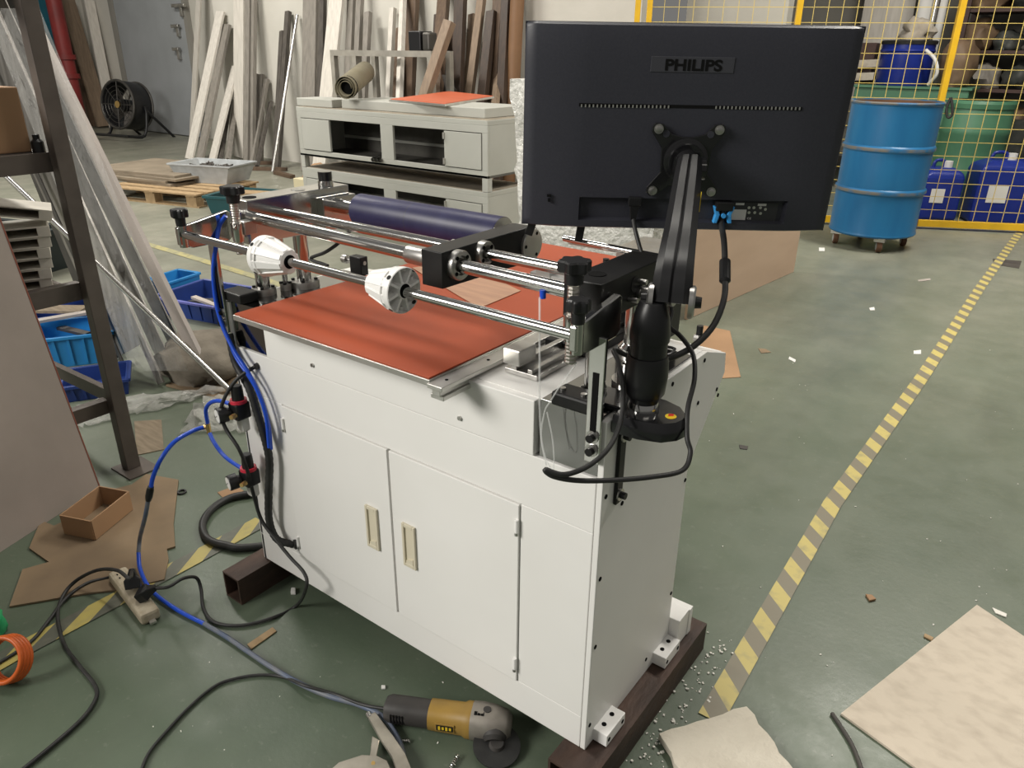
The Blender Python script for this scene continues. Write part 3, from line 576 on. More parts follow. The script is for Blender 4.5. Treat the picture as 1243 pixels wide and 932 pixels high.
MB().cyl(HD - RU * .024, HD + RU * .024, .019, n=28).build('tilt_barrel', 'black_gloss', AR)
EL = V((.046, .082, .940)); fw = (V((HD.x, HD.y, 0)) - V((EL.x, EL.y, 0))).normalized(); sd = fw.cross(Z3).normalized()
def sect(c, w, t, d):
    n_ = sd.cross(d).normalized(); o = []
    for (x, y) in ((-.5, -.25), (-.36, -.5), (.36, -.5), (.5, -.25), (.5, .25), (.30, .5), (.06, .5), (0, .42), (-.06, .5), (-.30, .5), (-.5, .25)): o.append(c + sd * x * w + n_ * y * t)
    return o
pth = [EL + V((0, 0, -.004)), EL + fw * .018 + Z3 * .035, EL.lerp(HD, .45) + Z3 * .008, EL.lerp(HD, .8) + Z3 * .014, HD + Z3 * .012 - fw * .010]
pth = spline(pth, 5); secs = []
for i, p in enumerate(pth):
    t = i / (len(pth) - 1); d = (pth[min(i + 1, len(pth) - 1)] - pth[max(i - 1, 0)]).normalized(); secs.append(sect(p, .060 - .022 * t, .046 - .012 * t, d))
MB().loft(secs).build('upper_arm', 'black_plastic', AR, smooth=28)
for s in (-1, 1):
    c = EL + sd * s * .031; MB().lathe(c - sd * s * .006, c + sd * s * .003, [(0, .024), (.7, .024), (1, .021)], 28).build('elbow_cheek', 'satin_steel', AR)
    MB().lathe(c + sd * s * .003, c + sd * s * .012, [(0, .009), (1, .008)], 16).build('pivot_bolt', 'black_plastic', AR)
MB().obox(pth[13] + sd * .024 - fw * .0, sd, Z3, fw, .001, .03, .008).build('tension_tag', 'yellow_sticker', AR, smooth=0)
PX = V((.027, .062, 0))
MB().lathe(PX + Z3 * .775, PX + Z3 * .940, [(0, .020), (.06, .022), (.09, .022), (.10, .026), (.14, .030), (.30, .0325), (.45, .0315), (.50, .0295), (.50, .0275), (.64, .0275), (.64, .0295), (.72, .0300), (.86, .0265), (.97, .0205), (1, .018)], 40).build('lower_post', 'black_plastic', AR, smooth=30)
MB().lathe(PX + Z3 * .768, PX + Z3 * .782, [(0, .024), (.5, .024), (1, .0215)], 32).build('post_collar', 'chrome', AR)
bs = [(.002, .010), (.002, .112), (.045, .112), (.075, .102), (.094, .082), (.098, .062), (.094, .044), (.078, .024), (.045, .012)]
MB().loft([[(x * 1.0, y, .742) for x, y in bs], [(x * 1.0, y, .760) for x, y in bs], [(.002 + (x - .002) * .94, .061 + (y - .061) * .92, .770) for x, y in bs]]).build('base', 'black_gloss', AR, smooth=30)
MB().box(-.075, .012, .036, .096, .7635, .772).build('base_tongue', 'black_gloss', AR, smooth=0, bevel=.002)
c = V((.074, .060, .7695)); st = MB().lathe(c, c + Z3 * .0012, [(0, .0085), (1, .0085)], 24).build('warning_sticker', 'yellow_sticker', AR)
MB().obox(c + Z3 * .0014, RU, UU, Z3, .008, .007, .0006).build('sticker_print', 'red_plastic', st, smooth=0)
ss = MB().box(.0005, .007, .036, .056, .598, .742).build('mounting_strap', 'black_anodised', AR, smooth=0, bevel=.002)
for z in (.722, .615):
    MB().lathe((.007, .046, z), (.0095, .046, z), [(0, .0105), (1, .0105)], 22).build('washer', 'satin_steel', ss); MB().cyl((.0095, .046, z), (.018, .046, z), .006, n=16).build('socket_screw', 'black_anodised', ss)

# monitor cables
PC = thing('monitor_cable', 'black monitor power cable with moulded plug, hanging behind the arm', 'cable', D(770, 262, 1.30))
u, v = MP(770, 245)
MB().loft([[ML(u + x * .011, v + .010, .002 + y * .009) for x, y in ((-1, -1), (1, -1), (1, 1), (-1, 1))], [ML(u + x * .011, v - .004, .002 + y * .009) for x, y in ((-1, -1), (1, -1), (1, 1), (-1, 1))], [ML(u + x * .008, v - .006, .002 + y * .007) for x, y in ((-1, -1), (1, -1), (1, 1), (-1, 1))], [ML(u + x * .005, v - .030, .002 + y * .005) for x, y in ((-1, -1), (1, -1), (1, 1), (-1, 1))]]).build('plug', 'black_plastic', PC, smooth=0, bevel=.001)
cable('cord', [ML(u, v - .028, .002), D(772, 283, 1.31), D(781, 312, 1.30), D(800, 345, 1.26), D(815, 375, 1.22), D(812, 395, 1.20), D(826, 408, 1.185), D(841, 430, 1.165), D(843, 460, 1.14), D(835, 495, 1.12), D(834, 530, 1.105), D(838, 550, 1.10), D(828, 571, 1.09), D(790, 579, 1.07), D(740, 583, 1.05), D(700, 583, 1.03), D(672, 578, 1.015), D(662, 570, 1.01), D(685, 576, 1.015), D(715, 565, 1.03), D(740, 542, 1.055), D(754, 508, 1.09), D(756, 470, 1.12), D(751, 440, 1.15), D(745, 425, 1.18), D(762, 432, 1.20)], .0038, 'black_rubber', None, parent=PC, sub=7)
VC = thing('video_cable', 'black video cable with blue connector and ferrite bead beside the arm', 'cable', D(876, 262, 1.30))
u, v = MP(877, 262)
MB().obox(ML(u, v + .018, 0), RU, UU, NN, .030, .016, .016).build('connector_hood', 'black_plastic', VC, smooth=0, bevel=.002)
for s in (-1, 1):
    MB().loft([[ML(u + s * (.015 + x * .0035), v + .017, y * .006) for x, y in ((-1, -1), (1, -1), (1, 1), (-1, 1))], [ML(u + s * (.010 + x * .004), v + .003, y * .006) for x, y in ((-1, -1), (1, -1), (1, 1), (-1, 1))], [ML(u + s * (.013 + x * .0035), v - .012, y * .006) for x, y in ((-1, -1), (1, -1), (1, 1), (-1, 1))]]).build('connector_wing', 'blue_plastic', VC, smooth=0, bevel=.0015)
MB().cyl(ML(u, v + .002, .004), ML(u, v + .002, .009), .004, n=14).build('connector_button', 'blue_plastic', VC)
cable('cord', [ML(u, v + .01, 0), ML(u, v - .012, 0), D(879, 295, 1.28), D(880, 330, 1.25), D(879, 362, 1.22), D(866, 395, 1.20), D(842, 420, 1.18), D(815, 434, 1.17), D(795, 438, 1.20)], .0052, 'black_rubber', None, parent=VC)
MB().lathe(D(880, 315, 1.262), D(880, 343, 1.238), [(0, .006), (.08, .0095), (.92, .0095), (1, .006)], 18).build('ferrite_bead', 'black_plastic', VC)

# ================================================================== LEFT FOREGROUND: RACK, PANEL, SHEETS, CRATES
mat('mauve_grey_panel', (.36, .305, .27), (.30, .255, .225), rough=.7, scale=3, bump=.03, bscale=30)
mat('rust_edge', (.22, .075, .05), rough=.8)
mat('rack_steel', (.120, .100, .086), (.09, .075, .065), rough=.5, scale=12, metal=.3)
mat('cardboard', (.36, .215, .115), (.31, .185, .10), rough=.75, scale=4)
mat('dull_cardboard', (.245, .175, .105), (.175, .125, .078), rough=.8, scale=5)
mat('sheet_steel', (.33, .31, .285), (.17, .158, .143), rough=.33, metal=.7, scale=5, stretch=(6, 1, .5))
mat('light_grey_board', (.42, .37, .335), (.36, .32, .29), rough=.55, scale=3)
mat('dark_steel', (.105, .098, .09), (.07, .066, .06), rough=.42, metal=.6, scale=6)
mat('bright_steel', (.60, .585, .56), rough=.25, metal=1)
mat('grey_painted_steel', (.68, .64, .56), (.55, .515, .45), rough=.55, scale=14)
mat('crate_sky', (.03, .27, .62), (.025, .22, .52), rough=.4, scale=8)
mat('crate_navy', (.018, .045, .21), (.014, .035, .16), rough=.4, scale=8)
mat('crate_violet', (.14, .15, .46), rough=.4)
mat('sack_cloth', (.19, .165, .13), (.13, .112, .088), rough=.9, scale=12, bump=.5, bscale=18)
mat('weathered_wood', (.27, .215, .15), (.19, .148, .10), rough=.75, scale=10, stretch=(1, 6, 1))
mat('dark_bin', (.012, .018, .018), rough=.5)
mat('scrap_dark', (.06, .052, .045), (.10, .09, .08), rough=.6, scale=14, metal=.3)
def quadboard(name, material, a, b, c, d, t, label=None, cat=None, parent=None, group=None, bevel=0.0):   # four corners and a thickness
    a, b, c, d = map(V, (a, b, c, d)); n = (b - a).cross(d - a).normalized() * t / 2
    return MB().hexa([a - n, b - n, c - n, d - n, a + n, b + n, c + n, d + n]).build(name, material, parent, smooth=0, label=label, cat=cat, group=group, bevel=bevel)
# big grey panel leaning on the rack
p0 = G(118, 592); e = (G(0, 668) - p0).normalized(); up = (Xp(-8, 255, -1.80) - p0).normalized()
gp = thing('leaning_steel_sheet', 'large grey painted steel panel leaning in the left foreground', 'panel', p0 + e * .5)
T_ = quadboard('panel_sheet', 'mauve_grey_panel', p0, p0 + e * 1.1, p0 + e * 1.1 + up * 1.15, p0 + up * 1.15, .018, parent=gp)
nn = e.cross(up).normalized()
MB().beam(p0 - e * .002, p0 - e * .002 + up * 1.15, .020, .004, e).build('rusty_edge', 'rust_edge', gp, smooth=0)
# rack
PB = G(160, 568)
rk = thing('storage_rack', 'dark angle iron storage rack in the left foreground', 'rack', PB)
MB().box(PB.x - .02, PB.x + .02, PB.y - .022, PB.y + .022, .006, 1.75).build('upright', 'rack_steel', rk, smooth=0, bevel=.002)
MB().box(PB.x - .045, PB.x + .075, PB.y - .045, PB.y + .055, 0, .006).build('foot_plate', 'rack_steel', rk, smooth=0)
MB().box(PB.x - .028, PB.x + .028, PB.y - 1.46, PB.y - 1.40, 0, 1.75).build('upright', 'rack_steel', rk, smooth=0, bevel=.002)
for (z, h) in ((.975, .052), (.605, .052), (.225, .045), (1.405, .05)):
    MB().box(PB.x - .056, PB.x - .022, PB.y - 1.40, PB.y - .015, z - h / 2, z + h / 2).build('beam', 'rack_steel', rk, smooth=0, bevel=.001)
MB().beam((PB.x - .01, PB.y, .255), (PB.x - .55, PB.y + .02, .225), .02, .045, Z3).build('cross_brace', 'rack_steel', rk, smooth=0)
for z in (.991, .595): MB().box(PB.x - .60, PB.x - .056, PB.y - 1.40, PB.y - .02, z, z + .012).build('shelf_plate', 'rack_steel', rk, smooth=0)
MB().box(PB.x - .60, PB.x - .56, PB.y - 1.40, PB.y - .02, .55, .60).build('beam', 'rack_steel', rk, smooth=0)
# carton and scraps on the upper shelf
def carton(name, material, x0, x1, y0, y1, z0, z1, label):
    o = thing(name, label, 'box', ((x0 + x1) / 2, (y0 + y1) / 2, z0)); MB().box(x0, x1, y0, y1, z0, z1).build('carton_body', material, o, smooth=0, bevel=.003)
    MB().box(x0 + .002, x1 - .002, (y0 + y1) / 2 - .025, (y0 + y1) / 2 + .025, z1, z1 + .001).build('packing_tape', 'dull_cardboard', o, smooth=0); return o
zs = 1.003
carton('cardboard_carton', 'cardboard', -2.22, -1.85, -.34, .038, zs, zs + .165, 'brown cardboard carton on the upper rack shelf')
MB().lathe((-1.838, .050, zs - .002), (-1.838, .050, zs + .045), [(0, .016), (.6, .016), (.75, .009), (1, .009)], 14).build('small_bottle', 'black_plastic', label='small black bottle beside the carton on the rack', cat='bottle')
def blob(name, material, c, sx, sy, sz, label, cat, seed=0, amp=.22, flat=True, n=12, parent=None, kind=None, smooth=60):
    rnd = random.Random(seed); bm = bmesh.new(); bmesh.ops.create_icosphere(bm, subdivisions=3, radius=1)
    from mathutils import noise as nz
    m = MB(); o = V((rnd.random() * 50, rnd.random() * 50, rnd.random() * 50))
    for v in bm.verts:
        k = 1 + amp * nz.noise(v.co * 1.7 + o) + amp * .5 * nz.noise(v.co * 4.3 + o); w = v.co * k
        if flat: w.z = max(w.z, -.55)
        m.v.append(V(c) + V((w.x * sx, w.y * sy, (w.z + (.55 if flat else 0)) * sz)))
    m.f = [tuple(v.index for v in f.verts) for f in bm.faces]; bm.free()
    return m.build(name, material, parent, smooth=smooth, label=label, cat=cat, kind=kind)
blob('crumpled_wrapping', 'clear_film', (-2.10, -.02, zs), .10, .05, .05, 'crumpled clear wrapping behind the carton on the rack', 'wrapping', 3, .5)
# pressed channels stacked on the lower shelf
zc = .608; ORD = ('lowest', 'second from bottom', 'third from bottom', 'fourth from bottom', 'third from top', 'second from top')
for i in range(7):
    yaw_ = 1.22 + random.uniform(-.05, .05); c = V((-2.00 + .004 * i, -.035 + .004 * i, zc + i * .0310)); ax = V((math.cos(yaw_), math.sin(yaw_), 0)); ay = V((-math.sin(yaw_), math.cos(yaw_), 0))
    m = MB()
    if i == 6: ax = (ax + V((0, 0, -.2))).normalized(); c += V((0, .01, .03))
    az = ax.cross(ay); H_ = .0305
    m.obox(c + az * (H_ - .002), ax, ay, az, .185, .14, .004); m.obox(c - ax * .064 + az * H_ / 2, ax, ay, az, .055, .14, H_ - .004); m.obox(c + ax * .076 + az * H_ / 2, ax, ay, az, .033, .14, H_ - .004); m.obox(c + az * .002, ax, ay, az, .185, .14, .004); m.obox(c + az * H_ / 2 + ay * .06, ax, ay, az, .18, .01, H_ - .004)
    m.build('pressed_channel', 'grey_painted_steel', smooth=0, bevel=.001, label='grey pressed steel channel, %s in the rack stack' % ORD[i] if i < 6 else 'grey pressed steel channel lying tilted on top of the rack stack', cat='steel channel', group='pressed channels stacked on the rack')
# sheets and boards leaning on the far side of the rack
def lean(name, material, bp, tp, y0, w, t, label, group=None, ext=.3, cat='board', y1=None):
    q = Yp(*tp, y0 if y1 is None else y1); p = Yp(*bp, y0); d = (q - p).normalized(); p = p + d * (-p.z / d.z) + d * (w * .5 * abs(d.x) / max(.2, d.z) * 0 + .001); q = q + d * ext
    s = abs(d.cross(Y3).z) * w / 2 + t * .2; p = p + Z3 * s
    return MB().beam(p, q, w, t, Y3).build(name, material, smooth=0, label=label, cat=cat, group=group, bevel=.0015)
GS = 'metal sheets and boards leaning behind the rack'
lean('grey_board', 'light_grey_board', (256, 470), (46, 40), .62, .078, .018, 'long light grey board leaning nearest the machine', GS, .03)
lean('steel_sheet', 'dark_steel', (236, 470), (24, 30), .67, .10, .008, 'dark narrow steel strip leaning just behind the light grey board', GS)
lean('steel_sheet', 'sheet_steel', (176, 478), (-14, 40), .54, .33, .006, 'wide dull stainless sheet leaning beside the rack upright', GS, .5)
lean('steel_sheet', 'sheet_steel', (216, 478), (12, 30), .60, .11, .006, 'narrow stainless strip leaning between the wide sheet and the grey board', GS)
lean('steel_sheet', 'dark_steel', (140, 440), (10, 110), .72, .24, .006, 'dark steel sheet leaning behind the wide stainless sheet', GS)
lean('steel_sheet', 'sheet_steel', (124, 390), (30, 140), .88, .17, .006, 'stainless sheet leaning furthest left, seen behind the upright', GS, .5)
lean('steel_sheet', 'sheet_steel', (206, 490), (14, 60), .50, .05, .010, 'grey steel flat bar leaning in front of the stainless sheets', GS)
lean('steel_sheet', 'dark_steel', (170, 488), (-10, 90), .51, .03, .006, 'thin dark steel strip lying on the wide stainless sheet', GS)
# stretch film hanging over the sheets
rows = []; rf = random.Random(9)
for i in range(26):
    r = []
    for j in range(9):
        x, y = -20 + j * 8.5 + i * 7.2, 10 + i * 17.6; r.append(Yp(x, y, .485 + .012 * math.sin(i * 1.1 + j * 2.6) + .010 * rf.random()))
    rows.append(r)
mat('thin_film', (.85, .84, .81), (.7, .69, .66), rough=.16, scale=14, bump=.8, bscale=22, alpha=.20, stretch=(4, 4, .7))
MB().grid(rows).build('stretch_film', 'thin_film', smooth=70, label='crumpled stretch film hanging over the leaning sheets', cat='plastic film')
# polished round bar
p = G(283, 480); q = V((-2.75, .269, .842)); d = (q - p).normalized()
MB().cyl(p + Z3 * .012, q + d * .35, .011, n=18).build('round_bar', 'bright_steel', label='long polished round steel bar leaning across the metal sheets', cat='steel bar')
# plastic crates
def crate(name, material, c, yaw_, sx, sy, h, label, wall=.008, rim=.012, rmat=None, group=None, ribs=5, flare=1.08, tag_cat='crate'):
    o = thing(name, label, tag_cat, c, group); ax = V((math.cos(yaw_), math.sin(yaw_), 0)); ay = V((-math.sin(yaw_), math.cos(yaw_), 0)); c = V(c)
    def loop(k, z): return [c + ax * sx / 2 * a_ * k + ay * sy / 2 * b_ * k + Z3 * z for a_, b_ in ((-1, -1), (1, -1), (1, 1), (-1, 1))]
    ki = 1 - 2 * wall / min(sx, sy)
    MB().loft([loop(1 / flare, 0), loop(1, h), loop(ki, h), loop(ki / flare, wall)]).build('tub', material, o, smooth=0, bevel=.002)
    m = MB()
    for a_, b_ in (((-1, -1), (1, -1)), ((1, -1), (1, 1)), ((1, 1), (-1, 1)), ((-1, 1), (-1, -1))):
        p = c + ax * sx / 2 * a_[0] * 1.02 + ay * sy / 2 * a_[1] * 1.02 + Z3 * (h - rim / 2); q = c + ax * sx / 2 * b_[0] * 1.02 + ay * sy / 2 * b_[1] * 1.02 + Z3 * (h - rim / 2)
        m.beam(p, q, rim * 1.1, rim, Z3)
    m.build('rim', rmat or material, o, smooth=0, bevel=.001)
    for k in range(ribs):
        f = (k + 1) / (ribs + 1) * 2 - 1
        for s in (-1, 1): MB().beam(c + ax * sx / 2 * f / flare + ay * s * sy / 2 / flare * 1.01 + Z3 * .01, c + ax * sx / 2 * f + ay * s * sy / 2 * 1.01 + Z3 * (h - rim), .010, .008, ay).build('rib', material, o, smooth=0)
    return o
crate('plastic_crate', 'crate_sky', (-2.93, .45, 0), 1.02, .34, .26, .14, 'bright sky blue plastic crate under the rack shelf')
crate('plastic_crate', 'crate_navy', (-3.28, .56, 0), 1.02, .44, .34, .14, 'navy blue plastic crate full of offcuts behind the sky blue crate')
crate('plastic_crate', 'crate_navy', (-2.50, .33, 0), 1.05, .24, .2, .07, 'low blue plastic tray on the floor behind the rack upright')
crate('plastic_crate', 'crate_navy', (-3.02, 1.20, 0), .22, .46, .34, .10, 'navy blue plastic crate beside the light grey board', rmat='crate_violet')
crate('plastic_crate', 'crate_sky', (-3.36, 1.19, 0), .22, .16, .22, .135, 'small turquoise plastic bin behind the navy crate beside the grey board')
random.seed(5)
for k, (c, l, a_, mn, lab) in enumerate((((-3.22, .50, .15), .34, .5, 'weathered_wood', 'short wooden slat lying across the navy crate of offcuts'), ((-3.34, .62, .155), .30, 1.4, 'weathered_wood', 'broken brown board lying in the navy crate of offcuts'), ((-3.05, .44, .158), .36, 1.15, 'light_grey_board', 'pale metal strip resting on the sky blue crate'), ((-2.96, .47, .11), .22, .1, 'dark_steel', 'dark metal offcut inside the sky blue crate'))):
    MB().obox(c, (math.cos(a_), math.sin(a_), .05), (-math.sin(a_), math.cos(a_), .1), Z3, l, .07 if k < 2 else .03, .012).build('offcut', mn, smooth=0, label=lab, cat='offcut')
MB().obox((-3.0, 1.20, .06), (.9, .3, .1), Y3, Z3, .30, .06, .012).build('offcut', 'dark_steel', smooth=0, label='dark metal offcut lying in the navy crate beside the grey board', cat='offcut')
MB().obox((-2.96, 1.14, .07), (.9, .1, -.1), Y3, Z3, .24, .03, .012).build('offcut', 'light_grey_board', smooth=0, label='pale metal offcut lying in the navy crate beside the grey board', cat='offcut')
# dark scrap bin further back
crate('scrap_bin', 'dark_bin', (-4.75, .72, 0), .3, .8, .7, .26, 'black scrap bin on the pale floor behind the rack', wall=.02, rim=.03, ribs=0, tag_cat='bin')
for k, w_ in enumerate(('leftmost', 'second from left', 'middle', 'second from right', 'rightmost')): MB().obox((-4.99 + k * .12, .70 + .05 * (k % 2), .272 + .022 * (k % 3)), (math.cos(k * 1.3), math.sin(k * 1.3), .25), (-math.sin(k * 1.3), math.cos(k * 1.3), .1), Z3, .24, .05, .02).build('scrap_piece', 'scrap_dark', smooth=0, label='dark metal scrap piece, %s in the black scrap bin' % w_, cat='scrap', group='scrap in the black bin')
# sack, cardboard and film on the floor
blob('grey_sack', 'sack_cloth', G(244, 455), .20, .15, .115, 'lumpy grey brown sack on the floor behind the machine left corner', 'sack', 11, .3)
MB().obox(G(262, 468) + Z3 * .006, (1, .2, 0), (-.2, 1, 0), Z3, .34, .2, .008).build('flat_cardboard', 'dull_cardboard', smooth=0, label='flat brown cardboard under the grey sack', cat='cardboard')
def film_sheet(name, pix, nu, nv, hgt, label, material='floor_film', seed=1):
    rnd = random.Random(seed); a_, b_, c_, d_ = [G(*p) for p in pix]; rows = []
    for i in range(nv + 1):
        r = []
        for j in range(nu + 1):
            u, v = j / nu, i / nv; p = a_.lerp(b_, u).lerp(d_.lerp(c_, u), v); p.x += rnd.uniform(-.02, .02); p.y += rnd.uniform(-.02, .02)
            e_ = min(u, 1 - u, v, 1 - v); p.z = .006 + rnd.random() * hgt * min(1, e_ * 5 + .15); r.append(p)
        rows.append(r)
    return MB().grid(rows).build(name, material, smooth=20, label=label, cat='plastic film', solid=.0012)
film_sheet('clear_film', [(92, 522), (225, 490), (300, 470), (95, 492)], 16, 7, .035, 'crumpled clear plastic film spread around the rack foot', seed=2)
film_sheet('clear_film', [(225, 527), (300, 525), (300, 478), (236, 492)], 9, 8, .05, 'crumpled clear plastic film bunched beside the air regulators', seed=4)
MB().add([G(163, 512), G(196, 510), G(199, 546), G(166, 553)], [(0, 1, 2, 3)]).build('floor_board', 'weathered_wood', smooth=0, solid=.006, label='small brown board flat on the floor beside the rack foot', cat='board')
# flattened carton and the open box on it
outl = [(12, 738), (28, 693), (60, 684), (36, 667), (50, 633), (66, 640), (90, 628), (118, 600), (160, 590), (178, 577), (217, 584), (211, 637), (213, 665), (203, 668), (205, 680), (200, 705), (150, 717), (105, 722)]
MB().prism([G(x, y) + Z3 * .001 for x, y in outl], (0, 0, .005)).build('flattened_carton', 'dull_cardboard', smooth=0, label='flattened torn brown carton lying on the green floor', cat='cardboard')
def open_box(px):
    A, B_, C_ = [G(*p, .008) for p in px]; X_ = (B_ - A); Y_ = (C_ - A); X_ -= Y_ * (X_.dot(Y_) / Y_.dot(Y_)) * .6; h = .062; t = .004; o = thing('open_box', 'small open cardboard box standing on the flattened carton', 'box', A + (X_ + Y_) / 2)
    def w(p, q): quadboard('box_side', 'cardboard', p, q, q + Z3 * h, p + Z3 * h, t, parent=o)
    D_ = A + X_ + Y_; w(A, A + X_); w(A, A + Y_); w(A + X_, D_); w(A + Y_, D_)
    quadboard('box_bottom', 'dull_cardboard', A, A + X_, D_, A + Y_, t, parent=o)
open_box([(116, 655), (82, 645), (161, 618)])
MB().add([G(264, 598), G(286, 590), G(296, 596), G(272, 606)], [(0, 1, 2, 3)]).build('cardboard_scrap', 'cardboard', smooth=0, solid=.004, label='small cardboard scrap beside the lower air regulator', cat='cardboard')
o = MB().lathe(G(221, 598) + Z3 * .001, G(221, 598) + Z3 * .006, [(0, .014), (1, .014), (1, .009), (0, .009)], 20, cap=False).build('rubber_ring', 'black_rubber', label='small black rubber ring on the floor beside the flattened carton', cat='ring')
# power strip
def power_strip():
    a_ = G(147, 706); b_ = G(182, 752); ax = (b_ - a_).normalized(); ay = Z3.cross(ax).normalized(); c = (a_ + b_) / 2; L_ = (b_ - a_).length + .03
    o = thing('power_strip', 'dirty white power strip with two black plugs on the floor', 'power strip', c); mat('dirty_white', (.50, .44, .33), (.36, .30, .21), rough=.6, scale=40)
    MB().obox(c + Z3 * .017, ax, ay, Z3, L_, .046, .032).build('housing', 'dirty_white', o, smooth=0, bevel=.008)
    MB().obox(c + ax * (L_ / 2 + .004) + Z3 * .008, ax, ay, Z3, .018, .014, .006).build('hang_loop', 'aluminium', o, smooth=0)
    for f in (-.38, -.3):
        for s in (-1, 1): MB().obox(c + ax * L_ * f + ay * s * .007 + Z3 * .0335, ax, ay, Z3, .006, .003, .001).build('socket_slot', 'dark_hole', o, smooth=0)
    return c, ax, ay, L_
sc_, sx_, sy_, sl_ = power_strip()
def plug(c, d, label, pts, r, rib=None):
    o = thing('power_cable', label, 'cable', c); e_ = V(d).normalized(); s = e_.cross(Z3).normalized(); b = s.cross(e_)
    def q(p, w, t): return [p + s * x * w + b * y * t for x, y in ((-1, -1), (1, -1), (1, 1), (-1, 1))]
    MB().loft([q(c, .017, .012), q(c + e_ * .022, .019, .014), q(c + e_ * .030, .012, .011), q(c + e_ * .05, .006, .006)]).build('plug', 'black_plastic', o, smooth=0, bevel=.002)
    cable('cord', [c + e_ * .045] + pts, r, 'black_rubber', None, parent=o); return o
c1 = sc_ + sx_ * .012 + Z3 * .042; c2 = sc_ + sx_ * .048 + Z3 * .042
plug(c1, V((-.5, .35, .8)), 'black power cord looping from the strip to the picture bottom', [G(157, 702, .11), G(142, 692, .10), G(118, 692, .07), G(92, 705, .03), G(76, 724, .012), G(70, 748, .006), G(78, 782, .006), G(98, 810, .006), G(114, 830, .006), G(117, 846, .006), G(100, 872, .006), G(62, 906, .006), G(25, 936, .006)], .0044)
plug(c2, V((.6, .55, .42)), 'black power cord running from the strip up into the cabinet front', [G(205, 712, .07), G(222, 702, .07), G(238, 701, .05), G(244, 715, .02), G(247, 738, .007), G(260, 755, .006), G(292, 759, .006), G(330, 750, .006), G(360, 735, .006), Yp(372, 712, -.05), Yp(369, 695, -.042), Yp(352, 676, -.036), Yp(335, 655, -.036), Yp(318, 632, -.036), Yp(309, 605, -.036), Yp(300, 570, -.05), Yp(290, 545, -.07), Yp(274, 520, -.07), Yp(268, 500, -.07), Yp(273, 482, -.06), Yp(285, 463, -.04), Yp(298, 452, -.02), Yp(310, 445, -.004)], .0042)
cable('strip_cord', [sc_ - sx_ * (sl_ / 2) + Z3 * .015, G(128, 702, .006), G(105, 708, .009), G(80, 726, .009), G(60, 752, .006), G(36, 780, .006), G(-10, 810, .006)], .0042, 'black_rubber', 'thin black supply cord leaving the far end of the power strip')
cable('thick_cable', [V((-.9, .40, .02)), G(335, 592, .012), G(310, 598, .012), G(280, 604, .012), G(258, 617, .012), G(246, 636, .012), G(252, 654, .012), G(275, 662, .012), G(305, 664, .012), V((-.93, .26, .012)), V((-.85, .34, .012))], .011, 'black_rubber', 'thick black cable looped on the floor beside the left steel tube')
# blue air hoses outside the machine
tee = Yp(253, 519, -.03)
TE = thing('air_hose', 'blue air hose with brass tee running across the floor to the tools', 'hose', (tee.x, tee.y, 0))
MB().cyl(tee - Z3 * .014, tee + Z3 * .012, .0058, n=12).build('brass_tee', 'brass', TE); MB().cyl(tee, tee + V((-.014, -.004, 0)), .0052, n=12).build('brass_tee', 'brass', TE)
cable('hose_branch', [tee + Z3 * .01, Yp(250, 497, -.035), Yp(257, 488, -.035), Yp(270, 487, -.035), Yp(287, 494, -.03)], .0048, 'blue_hose', None, parent=TE)
cable('hose_branch', [tee - Z3 * .012, Yp(260, 537, -.035), Yp(272, 553, -.035), Yp(288, 565, -.035), Yp(300, 571, -.03)], .0048, 'blue_hose', None, parent=TE)
P_ = [Yp(249, 518, -.032), Yp(234, 523, -.06), Yp(212, 536, -.11), Yp(196, 556, -.15), Yp(186, 578, -.17)]
cable('blue_hose', P_ + [Yp(183, 594, -.18)], .0052, 'blue_hose', None, parent=TE)
MB().lathe(Yp(183, 591, -.18), Yp(180, 607, -.185), [(0, .007), (.25, .0085), (.7, .0085), (1, .0065)], 16).build('hose_coupling', 'black_plastic', TE)
cable('grey_hose', [Yp(180, 606, -.185), Yp(176, 628, -.19), G(170, 652, .09), G(168, 672, .05)], .0052, 'grey_blue_hose', None, parent=TE)
cable('blue_hose', [G(168, 670, .053), G(170, 690, .03), G(180, 712, .014), G(197, 728, .010), G(222, 744, .008), G(250, 758, .008)], .0052, 'blue_hose', None, parent=TE)
cable('grey_hose', [G(248, 757, .008), G(275, 773, .008), G(300, 790, .008), G(330, 810, .008), G(365, 830, .008), G(400, 845, .008), G(435, 855, .008), G(465, 870, .010), G(482, 895, .010), G(490, 920, .008), G(488, 950, .008)], .0058, 'grey_blue_hose', None, parent=TE)
# orange coil and the green bag at the left edge
mat('orange_hose', (.62, .12, .02), rough=.35); mat('green_bag', (.03, .42, .16), rough=.4); mat('pale_green_film', (.55, .62, .40), rough=.4)
c = G(16, 822); pts = []
cn = V((.35, -.75, .55)).normalized(); ca = cn.cross(Z3).normalized(); cb_ = cn.cross(ca)
for i in range(49): an = i / 12 * 2 * math.pi; pts.append(c + V((0, 0, .052)) + ca * .047 * math.cos(an) + cb_ * .047 * math.sin(an) + cn * (i / 48 * .036 - .018))
cable('coiled_air_hose', pts, .0055, 'orange_hose', 'bright orange coiled air hose at the left picture edge', 'hose', sub=3, n=8)
blob('green_bag', 'green_bag', G(-8, 772), .03, .03, .06, 'bright green plastic bag at the left picture edge', 'bag', 5, .3)

